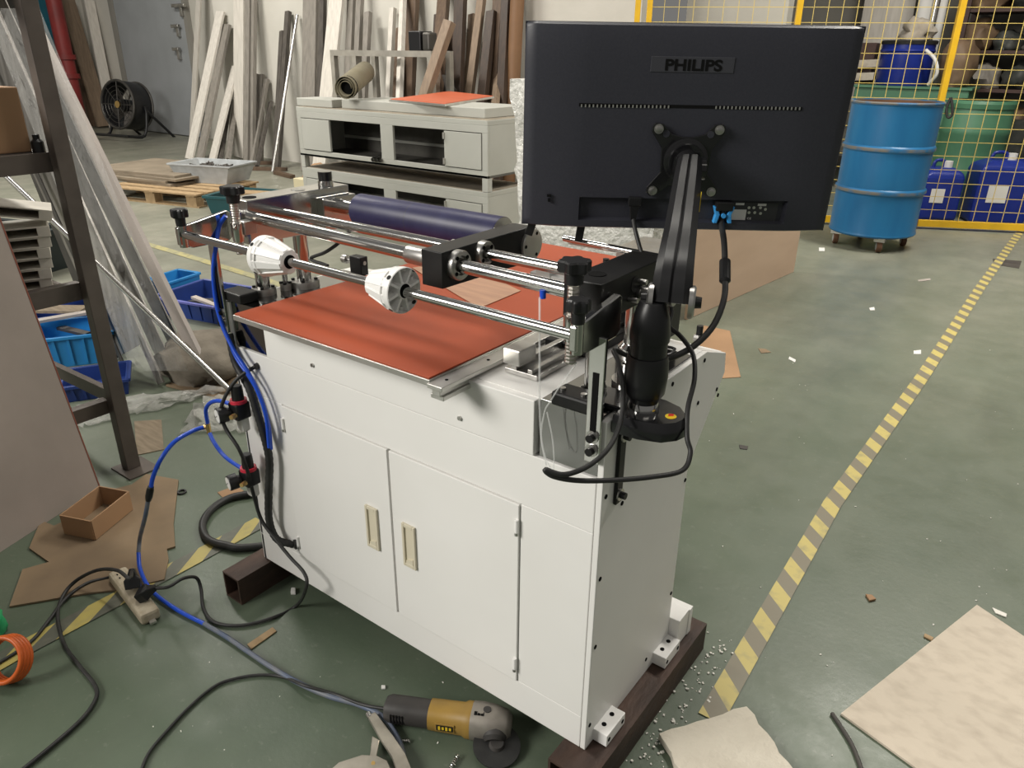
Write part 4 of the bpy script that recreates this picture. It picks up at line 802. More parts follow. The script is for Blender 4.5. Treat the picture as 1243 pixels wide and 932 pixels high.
# ================================================================== BACK LEFT: DOOR ALCOVE, FAN, PLANKS, CABINETS, PALLET
mat('plank_white', (.66, .62, .56), (.56, .525, .47), rough=.6, scale=5, stretch=(8, 8, .8))
mat('plank_grey', (.26, .237, .208), (.20, .183, .16), rough=.6, scale=5, stretch=(8, 8, .8))
mat('plank_dark', (.10, .088, .075), (.065, .057, .05), rough=.6, scale=5, stretch=(8, 8, .8))
mat('plank_brown', (.125, .080, .050), (.085, .054, .035), rough=.55, scale=5, stretch=(9, 9, .6))
mat('plank_tan', (.26, .19, .13), (.20, .145, .10), rough=.6, scale=5, stretch=(9, 9, .6))
mat('plank_umber', (.058, .036, .024), (.038, .025, .018), rough=.5, scale=5, stretch=(9, 9, .6))
mat('tube_card', (.20, .105, .05), (.16, .085, .04), rough=.6, scale=4)
mat('bench_grey', (.31, .29, .25), (.24, .225, .195), rough=.55, scale=12)
mat('cabinet_grey', (.46, .46, .42), (.42, .42, .38), rough=.5, scale=3)
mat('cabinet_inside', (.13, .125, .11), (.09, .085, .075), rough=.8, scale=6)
mat('dusty_top', (.30, .26, .20), (.22, .19, .145), rough=.85, scale=7)
mat('rolled_mat', (.21, .185, .125), (.16, .14, .09), rough=.7, scale=6)
mat('bright_red_sheet', (.55, .115, .045), (.48, .10, .04), rough=.45, scale=5)
mat('pallet_wood', (.40, .28, .155), (.30, .205, .11), rough=.75, scale=8, stretch=(2, 6, 2))
mat('plywood_grey', (.25, .205, .15), (.19, .155, .112), rough=.7, scale=5)
mat('grey_tub', (.42, .44, .45), (.34, .355, .36), rough=.45, scale=12)
mat('teal_bin', (.015, .075, .085), rough=.4)
# things on the left wall
def leanw(name, material, tp, bp, w, t, label, ytop=5.1, ybot=None, cat='plank', group='planks and bars leaning on the back wall', fl=True, wd=None):
    ybot = ytop - .35 if ybot is None else ybot
    q = Yp(*tp, ytop); p = Yp(*bp, ybot) if not fl else G(*bp); d = (q - p).normalized()
    if not fl and p.z > 0: p = p + d * (-p.z / d.z)
    p = V((p.x, p.y, p.z)) + Z3 * (t * .5 * abs(d.y) + w * .5 * abs(d.x))
    return MB().beam(p, q, w, t, wd or Y3).build(name, material, smooth=0, label=label, cat=cat, group=group, bevel=.003)
p = Xp(57, 60, -13.45); t_ = Xp(45, 55, -13.45)
q1 = Xp(76, 62, -13.4); MB().box(-13.60, -13.40, q1.y - .85, q1.y, q1.z, q1.z + 1.5).build('teal_wall_box', 'teal_paint', smooth=0, bevel=.01, label='dark teal box mounted high on the left wall', cat='wall box')
pb = G(97, 158); pb = V((-13.0, pb.y * 13.0 / abs(pb.x) if False else Xp(97, 150, -13.0).y, 0))
RP = thing('fire_pipe', 'red painted fire water pipe standing before the left wall', 'pipe', pb)
MB().cyl(pb, pb + Z3 * 4.1, .115, n=24).build('riser', 'red_pipe_paint', RP)
zb_ = zat(pb, 82); 
for dz in (-.16, .12): MB().cyl(pb + Z3 * (zb_ + dz), pb + Z3 * (zb_ + dz + .07), .15, n=24).build('coupling', 'red_pipe_paint', RP)
MB().cyl(pb + Z3 * zb_, pb + V((-.30, -.30, zb_)), .11, n=20).build('branch', 'red_pipe_paint', RP)
def wl(name, material, tp, bp, w, t, label, x=-13.2):
    q = Xp(*tp, x - .25); p = Xp(*bp, x); d = (q - p).normalized(); p = p + d * (-p.z / d.z)
    return MB().beam(p + Z3 * .03, q, w, t, X3).build(name, material, smooth=0, label=label, cat='plank', group='planks leaning on the left wall', bevel=.004)
wl('wooden_plank', 'plank_tan', (81, 0), (128, 158), .24, .05, 'wide brown plank leaning beside the red fire pipe')
wl('wooden_plank', 'plank_brown', (74, 0), (114, 160), .10, .05, 'narrow dark plank leaning between the fire pipe and the wide brown plank', -13.3)
wl('wooden_plank', 'plank_white', (108, 0), (134, 130), .16, .04, 'tall cream board leaning left of the drum fan', -12.9)
wl('wooden_plank', 'plank_brown', (116, 58), (130, 125), .06, .03, 'thin brown batten leaning behind the drum fan', -12.9)
# drum fan
FB = G(162, 168); fz = .62
FN = thing('drum_fan', 'large black drum fan on a tilting floor stand before the grey door', 'fan', FB)
fd = V((.20, -.95, .14)).normalized(); fc = FB + V((0, 0, zat(FB, 128)))
s_ = fd.cross(Z3).normalized(); FR = .34
MB().lathe(fc - fd * .17, fc + fd * .17, [(0, FR * .97), (.06, FR), (.94, FR), (1, FR * .97), (1, FR * .93), (0, FR * .92)], 40, cap=False).build('drum', 'black_plastic', FN)
for s in (.165, -.165):
    MB().tubep([fc + fd * s + (s_ * math.cos(a_ * math.pi / 12) + fd.cross(s_) * math.sin(a_ * math.pi / 12)) * FR for a_ in range(25)], .016, 8, 2).build('guard_rim', 'dark_steel', FN)
MB().cyl(fc - fd * .12, fc + fd * .10, .085, n=24).build('motor', 'black_plastic', FN); MB().lathe(fc + fd * .15, fc + fd * .175, [(0, .055), (1, .05)], 20).build('badge', 'brass', FN)
for k in range(5):
    an = k * 2 * math.pi / 5 + .4; u = s_ * math.cos(an) + fd.cross(s_) * math.sin(an); w = fd.cross(u)
    quadboard('fan_blade', 'scrap_dark', fc + u * .08 - w * .03 + fd * .03, fc + u * .08 + w * .05 - fd * .03, fc + u * .30 + w * .11 - fd * .05, fc + u * .30 - w * .07 + fd * .05, .006, parent=FN)
m = MB()
for k in range(5): 
    r_ = .08 + k * .06; m.tubep([fc + fd * .165 + (s_ * math.cos(a_ * math.pi / 10) + fd.cross(s_) * math.sin(a_ * math.pi / 10)) * r_ for a_ in range(21)], .0035, 5, 1)
for k in range(8): an = k * math.pi / 4; u = s_ * math.cos(an) + fd.cross(s_) * math.sin(an); m.cyl(fc + fd * .165 + u * .05, fc + fd * .165 + u * FR, .005, n=6)
m.build('front_guard', 'dark_steel', FN)['kind'] = 'stuff'
for s in (-1, 1):
    sp_ = fc + s_ * s * (FR + .03)
    MB().tubep([sp_, sp_ + V((0, 0, -.12)), V((sp_.x, sp_.y, .05)) + fd * .10, V((sp_.x, sp_.y, .025)) + fd * .38], .02, 10, 4).build('stand_leg', 'black_plastic', FN); MB().cyl(sp_ - Z3 * .05, V((sp_.x, sp_.y, .022)) - fd * .50, .02, n=10).build('stand_leg', 'black_plastic', FN)
b0 = V((fc.x, fc.y, .025)) + fd * .38; MB().cyl(b0 - s_ * (FR + .03), b0 + s_ * (FR + .03), .02, n=10).build('stand_bar', 'black_plastic', FN)
# planks against the back wall, left group (feet visible)
P_ = [('plank_white', (268, 14), (230, 194), .15, .03, 'long pale white plank leaning leftmost of the back wall row'),
 ('plank_grey', (276, 30), (243, 195), .12, .04, 'long grey plank leaning just right of the leftmost white plank'),
 ('plank_white', (286, 80), (258, 196), .13, .03, 'shorter white plank leaning before the tall white board'),
 ('plank_dark', (279, 120), (268, 196), .05, .05, 'thin dark batten leaning between the shorter white planks'),
 ('plank_grey', (286, 120), (277, 197), .07, .05, 'short grey batten leaning beside the thin dark batten'),
 ('plank_white', (291, -40), (291, 192), .19, .04, 'tall bright white board standing in the left plank row'),
 ('plank_grey', (303, -40), (300, 198), .08, .05, 'tall grey edge board standing right of the bright white board'),
 ('plank_grey', (309, -40), (307, 199), .045, .05, 'tall narrow grey strip right of the grey edge board'),
 ('plank_grey', (312, 90), (311, 197), .05, .04, 'short grey board, first right of the tall strips'),
 ('plank_grey', (318, 90), (317, 196), .05, .04, 'short grey board, second right of the tall strips'),
 ('plank_grey', (324, 96), (306, 200), .06, .04, 'grey board leaning to the right at the end of the short boards'),
 ('plank_dark', (329, 124), (312, 205), .06, .04, 'short dark board leaning at the right end of the short boards'),
 ('plank_dark', (350, 14), (337, 206), .065, .05, 'tall dark steel bar leaning in the middle of the back wall'),
 ('plank_dark', (343, 38), (334, 205), .06, .05, 'shorter dark steel bar leaning beside the tall dark bar')]
for mn, tp, bp, w, t, lab in P_: leanw('wooden_plank', mn, tp, bp, w, t, lab)
p = G(331, 211); q = Yp(361, 18, 5.1); MB().cyl(p + Z3 * .02, q, .018, n=12).build('steel_rod', 'satin_steel', label='silver steel rod leaning before the dark bars', cat='steel bar', group='planks and bars leaning on the back wall')
leanw('wooden_plank', 'plank_white', (243, -30), (233, 172), .10, .03, 'worn cream batten leaning on the door frame', ytop=5.85)
# planks behind the grey cabinets (feet hidden)
Q_ = [('plank_grey', (378, -20), (376, 116), .22, .05, 'wide pale grey board standing behind the cabinet left end'),
 ('plank_dark', (392, -20), (390, 116), .08, .05, 'dark strip filling the shaded gap between the pale grey and bright white boards'),  # no board here: dark strip added to paint the shaded gap
 ('plank_white', (411, -20), (397, 118), .20, .04, 'bright white board standing behind the rolled mat'),
 ('plank_grey', (428, -20), (422, 118), .09, .05, 'grey strip board just right of the bright white board'),
 ('plank_grey', (438, -20), (432, 118), .07, .05, 'second grey strip board right of the bright white board'),
 ('plank_grey', (447, 15), (442, 118), .07, .05, 'short grey strip board behind the steel bench frame'),
 ('plank_white', (477, 10), (472, 118), .06, .05, 'white batten standing behind the steel bench frame'),
 ('plank_white', (490, -20), (488, 36), .055, .05, 'pale batten standing behind the brown plank pair'),
 ('plank_brown', (487, 34), (483, 116), .09, .06, 'short brown plank left of the thick brown plank'),
 ('plank_brown', (502, -20), (496, 116), .13, .06, 'thick brown plank standing right of the bench frame'),
 ('plank_tan', (546, 26), (516, 116), .085, .07, 'sawn light brown beam leaning strongly to the left'),
 ('plank_umber', (557, 30), (535, 116), .10, .08, 'dark brown beam leaning behind the light brown beam'),
 ('plank_brown', (540, -20), (536, 34), .13, .05, 'tall brown plank above the leaning beams'),
 ('plank_umber', (531, 18), (526, 116), .05, .05, 'narrow dark plank left of the leaning beams'),
 ('plank_umber', (560, -20), (555, 116), .11, .06, 'tall dark plank right of the leaning beams'),
 ('plank_tan', (574, 18), (568, 116), .07, .06, 'tan batten standing left of the rosy plank'),
 ('plank_tan', (587, -20), (570, 116), .075, .05, 'rosy brown plank with pale edge leaning left'),
 ('plank_umber', (597, 14), (586, 118), .09, .06, 'dark brown plank right of the rosy plank'),
 ('plank_brown', (607, -20), (598, 118), .10, .06, 'brown plank second left of the round tube'),
 ('plank_umber', (616, -20), (609, 118), .08, .06, 'dark plank directly left of the round tube'),
 ('plank_tan', (605, 82), (602, 118), .06, .05, 'short tan offcut standing before the dark planks')]
for i, (mn, tp, bp, w, t, lab) in enumerate(Q_): leanw('wooden_plank', mn, tp, bp, w, t, lab, ytop=5.08 - .05 * (i % 3) if 'sawn' not in lab else 4.24, ybot=4.86 - .06 * (i % 3) if 'sawn' not in lab else 4.05, fl=False)
q = Yp(629, -20, 5.0); p = Yp(622, 122, 4.9); d = (q - p).normalized(); p = p + d * (-p.z / d.z); MB().cyl(p + Z3 * .01, q, .062, n=20).build('cardboard_tube', 'tube_card', label='brown round cardboard tube standing right of the dark planks', cat='tube')
q = Yp(546, 62, 4.62); c = Yp(540, 108, 4.60)
SH = thing('shovel', 'grey shovel with pale handle standing upside down behind the red topped board', 'shovel', (c.x, 4.61, 0))
MB().cyl((c.x, 4.62, 0), q, .022, n=12).build('handle', 'plank_grey', SH)
MB().prism([c + V((x, 0, z)) for x, z in ((-.16, -.12), (.12, -.12), (.13, .0), (.06, .05), (.03, .12), (-.03, .12), (-.07, .05), (-.16, -.02))], (0, .012, 0)).build('blade', 'scrap_dark', SH, smooth=0)
# bench frame standing behind
def bench():
    y = 4.30; a_ = Yp(405, 64, y); b_ = Yp(523, 66, y); o = thing('steel_bench_frame', 'bare grey steel bench frame behind the rolled mat', 'frame', ((a_.x + b_.x) / 2, y + .2, 0)); t = .05
    for x in (a_.x, a_.x + .30, b_.x):
        for yy in (y, y + .24): MB().box(x - t / 2, x + t / 2, yy - t / 2, yy + t / 2, 0, a_.z - t / 2).build('leg', 'bench_grey', o, smooth=0)
    for yy in (y, y + .24): MB().box(a_.x - t / 2, b_.x + t / 2, yy - t / 2, yy + t / 2, a_.z - t / 2, a_.z + t / 2).build('rail', 'bench_grey', o, smooth=0)
    return a_
ab = bench()
c = Yp(512, 56, 4.35); MB().box(c.x - .10, c.x + .04, 4.29, 4.45, ab.z + .025, ab.z + .18).build('black_box', 'black_plastic', smooth=0, bevel=.008, label='black box standing on the steel bench frame', cat='box')
MB().box(c.x + .06, c.x + .14, 4.29, 4.40, ab.z + .025, ab.z + .17).build('black_canister', 'dark_steel', smooth=0, bevel=.015, label='small dark canister beside the black box on the bench frame', cat='canister')
# two grey steel cabinets, one on the other
CX0, CX1, CY0, CY1, CH = -4.40, -2.56, 2.94, 3.40, .42
def steel_cabinet(z0, label, group):
    o = thing('steel_cabinet', label, 'cabinet', ((CX0 + CX1) / 2, (CY0 + CY1) / 2, z0), group); t = .045; zl = z0 + .085; zt = z0 + CH + .015
    for x in (CX0, CX1 - t):
        for y in (CY0, CY1 - t): MB().box(x, x + t, y, y + t, z0, zl).build('leg', 'cabinet_grey', o, smooth=0)
    MB().box(CX0, CX1, CY0, CY1, zt - .03, zt).build('top', 'cabinet_grey', o, smooth=0, bevel=.002); MB().box(CX0 + .01, CX1 - .01, CY0 + .012, CY1 - .01, zt, zt + .0025).build('dusty_top', 'dusty_top', o, smooth=0)
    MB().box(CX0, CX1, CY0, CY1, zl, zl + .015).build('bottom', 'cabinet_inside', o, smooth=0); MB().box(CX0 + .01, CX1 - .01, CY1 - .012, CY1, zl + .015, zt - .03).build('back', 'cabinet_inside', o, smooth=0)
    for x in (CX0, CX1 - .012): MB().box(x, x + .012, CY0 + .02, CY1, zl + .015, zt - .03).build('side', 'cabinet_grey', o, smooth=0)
    xa = CX0 + .36; xb = CX1 - .36; xm = (CX0 + CX1) / 2 + .03
    fr = MB().box(CX0, CX1, CY0, CY0 + .02, zt - .075, zt - .03).box(CX0, CX1, CY0, CY0 + .02, zl, zl + .045).box(CX0, CX0 + .045, CY0, CY0 + .02, zl + .045, zt - .075).box(CX1 - .045, CX1, CY0, CY0 + .02, zl + .045, zt - .075).box(xm - .06, xm + .06, CY0, CY0 + .02, zl + .045, zt - .075)
    fr.build('front_frame', 'cabinet_grey', o, smooth=0, bevel=.002)
    for (x0, x1, hx) in ((CX0 + .05, xa, None), (xb, CX1 - .05, xb)):
        d = MB().box(x0, x1, CY0 - .004, CY0 + .014, zl + .05, zt - .08).build('door', 'cabinet_grey', o, smooth=0, bevel=.002)
        if hx:
            for z in (zl + .08, zt - .11): MB().cyl((hx, CY0 - .008, z - .02), (hx, CY0 - .008, z + .02), .008, n=8).build('hinge', 'aluminium', d)
    MB().box(CX0 + .02, CX1 - .02, CY1 - .03, CY1 - .012, zl + .10, zl + .12).build('inner_ledge', 'cabinet_grey', o, smooth=0)
    return zl, zt
steel_cabinet(0, 'grey steel cabinet standing on the floor behind the navy roller', 'stacked grey steel cabinets')
zl2, zt2 = steel_cabinet(CH + .018, 'grey steel cabinet with open bays stacked on the lower one', 'stacked grey steel cabinets')
for i, w_ in enumerate(('left', 'middle', 'right')):
    c = V((CX0 + .80 + i * .035, CY0 + .02, zl2 + .036 + .001 * i)); d = V((-.5, .85, 0)).normalized()
    m = MB().lathe(c - d * .05, c + d * .24, [(0, .016), (1, .016), (1, .011), (0, .011)], 14, cap=False); m.build('aluminium_tube', 'bright_steel', label='short aluminium tube in the open cabinet bay, %s of three' % w_, cat='tube', group='aluminium tubes in the cabinet')
m = MB()
for i in range(12): m.box(-3.05 + i * .02, -3.043 + i * .02, CY0 + .12, CY0 + .14, zl2 + .015, zl2 + .04)
m.box(-3.07, -2.80, CY0 + .11, CY0 + .15, zl2 + .015, zl2 + .018).build('wire_rack', 'bright_steel', smooth=0, label='small silver comb rack in the right cabinet bay', cat='rack')
# plates, rolled mat and red-topped board on the cabinet
zz = zt2 + .003
pl1 = MB().box(CX0 - .06, CX0 + .34, CY0 + .06, CY0 + .30, zz, zz + .055).build('steel_tray', 'cabinet_grey', smooth=0, bevel=.004, label='short grey steel tray at the left end of the cabinet top', cat='tray')
MB().box(CX0 + .40, CX1 - .10, CY0 + .10, CY1 + .10, zz, zz + .060).build('steel_tray', 'cabinet_grey', smooth=0, bevel=.004, label='long grey steel tray lying on the cabinet top', cat='tray')
c = Yp(421, 113, CY0 + .02); d = V((-.46, .85, .20)).normalized(); c.z = zz + .06 + .086
RM = thing('rolled_mat', 'olive rolled up mat lying on the cabinet trays', 'mat', (c.x, c.y, zz + .06))
pts = []; turns = 2.6
m = MB(); rows = []
for k in (0, 1):
    r = []
    for i in range(53): an = i / 20 * 2 * math.pi; rr = .042 + .040 * i / 52; r.append(c + d * (.46 * k - .02) + (Z3 * math.sin(an) + d.cross(Z3) * math.cos(an)) * rr)
    rows.append(r)
m.grid(rows).build('rolled_sheet', 'rolled_mat', RM, smooth=60, solid=.003)
MB().cyl(c + d * .02, c + d * .03, .076, n=28).build('roll_core', 'dark_hole', RM)
a_, b_, c_, d_ = [G(x, y, zz + .068) for x, y in ((472, 122), (540, 128), (600, 118), (545, 112))]
RB = thing('red_topped_board', 'red topped board lying on the long grey tray', 'board', (a_ + c_) / 2 - Z3 * .008)
quadboard('board_base', 'aluminium', a_, b_, c_, d_, .014, parent=RB); ce = (a_ + b_ + c_ + d_) / 4; quadboard('red_face', 'bright_red_sheet', *[p.lerp(ce, .03) + Z3 * .009 for p in (a_, b_, c_, d_)], .004, parent=RB)
# pallet with plywood and grey tub
def pallet(c, yaw_, sx, sy, label):
    o = thing('wooden_pallet', label, 'pallet', c); ax = V((math.cos(yaw_), math.sin(yaw_), 0)); ay = V((-math.sin(yaw_), math.cos(yaw_), 0)); c = V(c)
    for i in range(3):
        for j in range(3): MB().obox(c + ax * (i - 1) * sx * .43 + ay * (j - 1) * sy * .43 + Z3 * .052, ax, ay, Z3, .11, .09, .078).build('block', 'pallet_wood', o, smooth=0)
        MB().obox(c + ay * (i - 1) * sy * .43 + Z3 * .0065, ax, ay, Z3, sx, .09, .013).build('runner', 'pallet_wood', o, smooth=0); MB().obox(c + ax * (i - 1) * sx * .43 + Z3 * .0975, ax, ay, Z3, .1, sy, .013).build('bearer', 'pallet_wood', o, smooth=0)
    for i in range(6): MB().obox(c + ay * (i - 2.5) / 5 * (sy - .09) + Z3 * .1105, ax, ay, Z3, sx, .10, .013).build('deck_board', 'pallet_wood', o, smooth=0)
    return .117
pc = V((-6.22, 2.98, 0)); hp = pallet(pc, .25, 1.1, .8, 'pale wooden pallet on the floor before the plank wall')
mats_ = [(-6.75, 3.10, .18, 1.15, .80), (-6.80, 3.06, .22, 1.10, .78), (-6.72, 3.12, .15, 1.2, .75), (-6.78, 3.15, .20, 1.15, .8)]
for i, (x, y, a_, sx, sy) in enumerate(mats_):
    MB().obox((x, y, hp + .012 + i * .022), (math.cos(a_), math.sin(a_), 0), (-math.sin(a_), math.cos(a_), 0), Z3, sx, sy, .02).build('plywood_sheet', 'plywood_grey', smooth=0, label='weathered plywood sheet on the pallet, %s of four' % ('lowest', 'second lowest', 'second highest', 'topmost')[i], cat='plywood', group='plywood sheets on the pallet')
def tub(c, yaw_, sx, sy, h, label):
    o = thing('grey_tub', label, 'tub', c); ax = V((math.cos(yaw_), math.sin(yaw_), 0)); ay = V((-math.sin(yaw_), math.cos(yaw_), 0)); c = V(c)
    def loop(k, z): return [c + ax * (sx / 2 - (1 - k) * sx * .5) * a_ + ay * sy / 2 * b_ * (1 - (1 - k) * .7) + Z3 * z for a_, b_ in ((-1, -1), (1, -1), (1, 1), (-1, 1))]
    MB().loft([loop(.78, 0), loop(1, h), loop(1.04, h), loop(1.04, h - .015), loop(.99, h - .02), loop(.96, h - .005), loop(.76, .02)]).build('tub_wall', 'grey_tub', o, smooth=0, bevel=.003)
    return o
tc_ = (G(238, 228) + G(300, 212)) / 2
tub((-6.15, 3.28, hp), .35, .66, .42, .17, 'light grey plastic tub of bolts standing on the pallet')
rb_ = random.Random(3); m = MB()
for k in range(60): q = V((-6.15 + rb_.uniform(-.2, .2), 3.28 + rb_.uniform(-.1, .1), hp + .115 + rb_.random() * .03)); m.obox(q, (rb_.uniform(-1, 1), rb_.uniform(-1, 1), .2), (0, .3, 1), (1, .2, 0), .05, .014, .014)
m.build('bolt_heap', 'scrap_dark', smooth=0, label='heap of dark bolts inside the light grey tub', cat='bolts', kind='stuff')
# dark teal tray and a piece of board in front of the pallet
crate('storage_tray', 'teal_bin', (-4.98, 3.02, 0), .36, .92, .46, .15, 'long dark teal plastic tray right of the pallet', wall=.012, rim=.02, ribs=0, tag_cat='tray')
MB().obox((-5.02, 3.0, .155), (.94, .34, .02), (-.34, .94, 0), Z3, .46, .16, .018).build('board_offcut', 'pallet_wood', smooth=0, label='pale wooden board lying across the dark teal tray', cat='board')
# bag and small carton by the cabinet end
mat('yellow_card', (.62, .55, .36), rough=.7); mat('blue_bag', (.03, .07, .32), (.05, .1, .4), rough=.4, scale=10)
c = G(372, 226) ; carton('small_carton', 'yellow_card', -5.15, -4.90, 3.42, 3.62, 0, .22, 'small pale yellow carton at the cabinet left end')
blob('blue_bag', 'blue_bag', (-4.78, 3.75, 0), .20, .16, .20, 'crumpled blue plastic bag behind the small yellow carton', 'bag', 21, .3)
blob('beige_bag', 'cardboard', (-5.28, 3.80, 0), .16, .14, .18, 'crumpled beige bag behind the small yellow carton', 'bag', 22, .3)
for i, (px, py, l, a_, lab) in enumerate(((322, 207, .5, .6, 'short wooden stick on the floor under the dark bars'), (345, 214, .4, -.2, 'brown wood strip on the floor right of the dark bars'), (312, 200, .45, .9, 'brown timber offcut on the floor at the plank feet'))):
    MB().obox(G(px, py) + Z3 * .02, (math.cos(a_), math.sin(a_), 0), (-math.sin(a_), math.cos(a_), 0), Z3, l, .06, .035).build('timber_offcut', 'plank_brown', smooth=0, label=lab, cat='offcut')
# wrapped panel and plywood behind the machine
mat('bubble_wrap', (.70, .69, .65), (.55, .54, .50), rough=.2, scale=30, bump=.9, bscale=40)
def wrapped():
    x0 = Yp(620, 280, 2.1).x; x1 = Yp(792, 290, 2.1).x; rw = random.Random(12); o = thing('wrapped_package', 'tall package wrapped in crumpled clear plastic behind the machine', 'package', ((x0 + x1) / 2, 2.2, 0)); m = MB(); n = 26; secs = []
    for i in range(15):
        z = i / 14 * 1.15; s = []
        for j in range(n):
            an = 2 * math.pi * j / n; x = math.copysign(abs(math.cos(an)) ** .35, math.cos(an)); y = math.copysign(abs(math.sin(an)) ** .35, math.sin(an))
            k = rw.uniform(-.016, .016); s.append(V(((x0 + x1) / 2 + x * ((x1 - x0) / 2 + k + (.05 * (i > 12) * (x < 0))), 2.2 + y * (.09 + k), z)))
        secs.append(s)
    m.loft(secs).build('film_wrap', 'bubble_wrap', o, smooth=25)
    MB().box(x0 + .05, x1 - .05, 2.14, 2.26, .01, 1.1).build('wrapped_core', 'paper_white', o, smooth=0)
wrapped()
mat('plywood_pink', (.62, .45, .325), (.56, .40, .285), rough=.6, scale=3, stretch=(3, .6, 3))
a_ = G(832, 388); b_ = G(962, 330); quadboard('plywood_board', 'plywood_pink', a_ + Z3 * .002, b_ + Z3 * .002, b_ + Z3 * .80, a_ + Z3 * .80, .015, 'clean pinkish plywood board standing on edge behind the monitor', 'plywood')
blob('wrapped_bundle', 'cardboard', (-1.22, 2.66, 0), .14, .15, .20, 'brown wrapped bundle beside the plywood board edge', 'bundle', 31, .25)
MB().add([G(852, 395), G(886, 402), G(899, 458), G(840, 462)], [(0, 1, 2, 3)]).build('floor_cardboard', 'cardboard', smooth=0, solid=.005, label='flat brown cardboard on the floor behind the machine right end', cat='cardboard')

# ================================================================== RIGHT BACK: FENCE, DRUM, STORE BEHIND THE FENCE
mat('fence_yellow', (.72, .43, .02), (.62, .37, .02), rough=.4, scale=10)
mat('wire_yellow', (.62, .47, .14), rough=.45)
mat('drum_blue', (.012, .115, .27), (.018, .155, .33), rough=.36, scale=3, stretch=(3, 3, .6), lo=.3, hi=.8)
mat('drum_wear', (.16, .15, .13), (.02, .13, .28), rough=.5, scale=9, lo=.42, hi=.62)
mat('rust_brown', (.15, .075, .04), (.10, .05, .028), rough=.8, scale=9)
mat('barrel_blue', (.012, .03, .26), (.010, .024, .20), rough=.33, scale=4)
mat('drum_green', (.075, .20, .115), (.06, .165, .095), rough=.45, scale=4)
mat('lilac_tube', (.42, .40, .47), rough=.5)
mat('rag', (.55, .50, .42), (.38, .33, .27), rough=.9, scale=9, bump=.4)
mat('shelf_brown', (.06, .032, .026), rough=.6)
mat('brown_wrap', (.19, .125, .075), (.13, .085, .05), rough=.6, scale=7)
mat('tread_dark', (.03, .035, .03), (.06, .06, .055), rough=.6, scale=12)
FA = V((-.506, 5.86, 0)); FDir = V((.722, .36, 0)).normalized(); FN_ = FDir.cross(Z3)
def FP(px, py=0): r = ray(px, py); t = (FA - CAM).dot(FN_) / r.dot(FN_); return CAM + r * t
def fs(px, py=0): return (FP(px, py) - FA).dot(FDir)
FE = thing('safety_fence', 'yellow steel safety fence with wire mesh across the right background', 'fence', FA)
s0, s1, s2, s3 = fs(775), fs(972), fs(1172, 0), fs(1172, 0) + 2.1; HT = 2.1
def fpost(s, w=.05):
    c = FA + FDir * s; MB().obox(c + Z3 * HT / 2, FDir, FN_, Z3, w, .05, HT).build('post', 'fence_yellow', FE, smooth=0, bevel=.003)
for s in (s0, s0 + .09, s1, s2 - .012, s3): fpost(s, .042)
for a_, b_ in ((s0 + .09, s1), (s1, s2), (s2, s3)):
    for z in (.045, HT - .02): MB().beam(FA + FDir * (a_ + .02) + Z3 * z, FA + FDir * (b_ - .02) + Z3 * z, .04, .05, Z3).build('rail', 'fence_yellow', FE, smooth=0)
    m = MB(); n = max(2, round((b_ - a_) / .105))
    for i in range(1, n): c = FA + FDir * (a_ + (b_ - a_) * i / n); m.beam(c + Z3 * .05, c + Z3 * HT, .0042, .0042, FDir)
    for i in range(1, 20): z = .05 + (HT - .05) * i / 20; m.beam(FA + FDir * a_ + Z3 * z, FA + FDir * b_ + Z3 * z, .0042, .0042, Z3)
    m.build('wire_mesh', 'wire_yellow', FE, smooth=0)['kind'] = 'stuff'
# blue open drum on a castered dolly
DB = V((-.66, 5.02, 0)); DR = .285; z0, z1 = .105, .985
DD = thing('steel_drum', 'worn blue open steel drum on a castered dolly before the fence', 'drum', DB)
hh = z1 - z0
pr_ = [(0, DR), (.012, DR + .006), (.03, DR)]
for zc_ in (.345, .665): pr_ += [(zc_ - .025, DR), (zc_ - .012, DR + .011), (zc_, DR + .013), (zc_ + .012, DR + .011), (zc_ + .025, DR)]
pr_ += [(.975, DR), (.985, DR + .008), (1, DR + .008), (1, DR - .006), (.5, DR - .008), (.05, DR - .008)]
MB().lathe(DB + Z3 * z0, DB + Z3 * z1, pr_, 56, cap=False).build('drum_shell', 'drum_blue', DD, smooth=40)
for zc_ in (.345, .665): MB().lathe(DB + Z3 * (z0 + hh * (zc_ - .012)), DB + Z3 * (z0 + hh * (zc_ + .012)), [(0, DR + .0125), (.5, DR + .0142), (1, DR + .0125)], 56, cap=False).build('rolling_hoop', 'drum_wear', DD, smooth=40)
MB().lathe(DB + Z3 * (z1 - .012), DB + Z3 * (z1 + .003), [(0, DR + .009), (.5, DR + .011), (1, DR + .007), (1, DR - .006), (0, DR - .007)], 56, cap=False).build('rusty_rim', 'drum_wear', DD, smooth=40)
MB().lathe(DB + Z3 * (z0 + .02), DB + Z3 * (z1 - .005), [(0, DR - .010), (1, DR - .010)], 48, cap=False).build('drum_lining', 'rust_brown', DD); MB().cyl(DB + Z3 * z0, DB + Z3 * (z0 + .02), DR - .012, n=40).build('drum_bottom', 'rust_brown', DD)
for k in range(4):
    an = math.radians(-62 + k * 90); c = DB + V((math.cos(an), math.sin(an), 0)) * .235
    w = MB().lathe(c + V((-.016, -.006, .042)), c + V((.016, .006, .042)), [(0, .036), (.1, .041), (.9, .041), (1, .036)], 20).build('caster_wheel', 'rust_brown', DD); MB().lathe(c + V((-.018, -.007, .042)), c + V((.018, .007, .042)), [(0, .026), (1, .026)], 16).build('wheel_hub', 'grey_tub', w)
    MB().obox(c + Z3 * .088, X3, Y3, Z3, .07, .05, .025).build('caster_fork', 'aluminium', DD, smooth=0)
MB().lathe(DB + Z3 * .096, DB + Z3 * .105, [(0, DR - .03), (1, DR - .03)], 40).build('dolly_plate', 'dark_steel', DD)
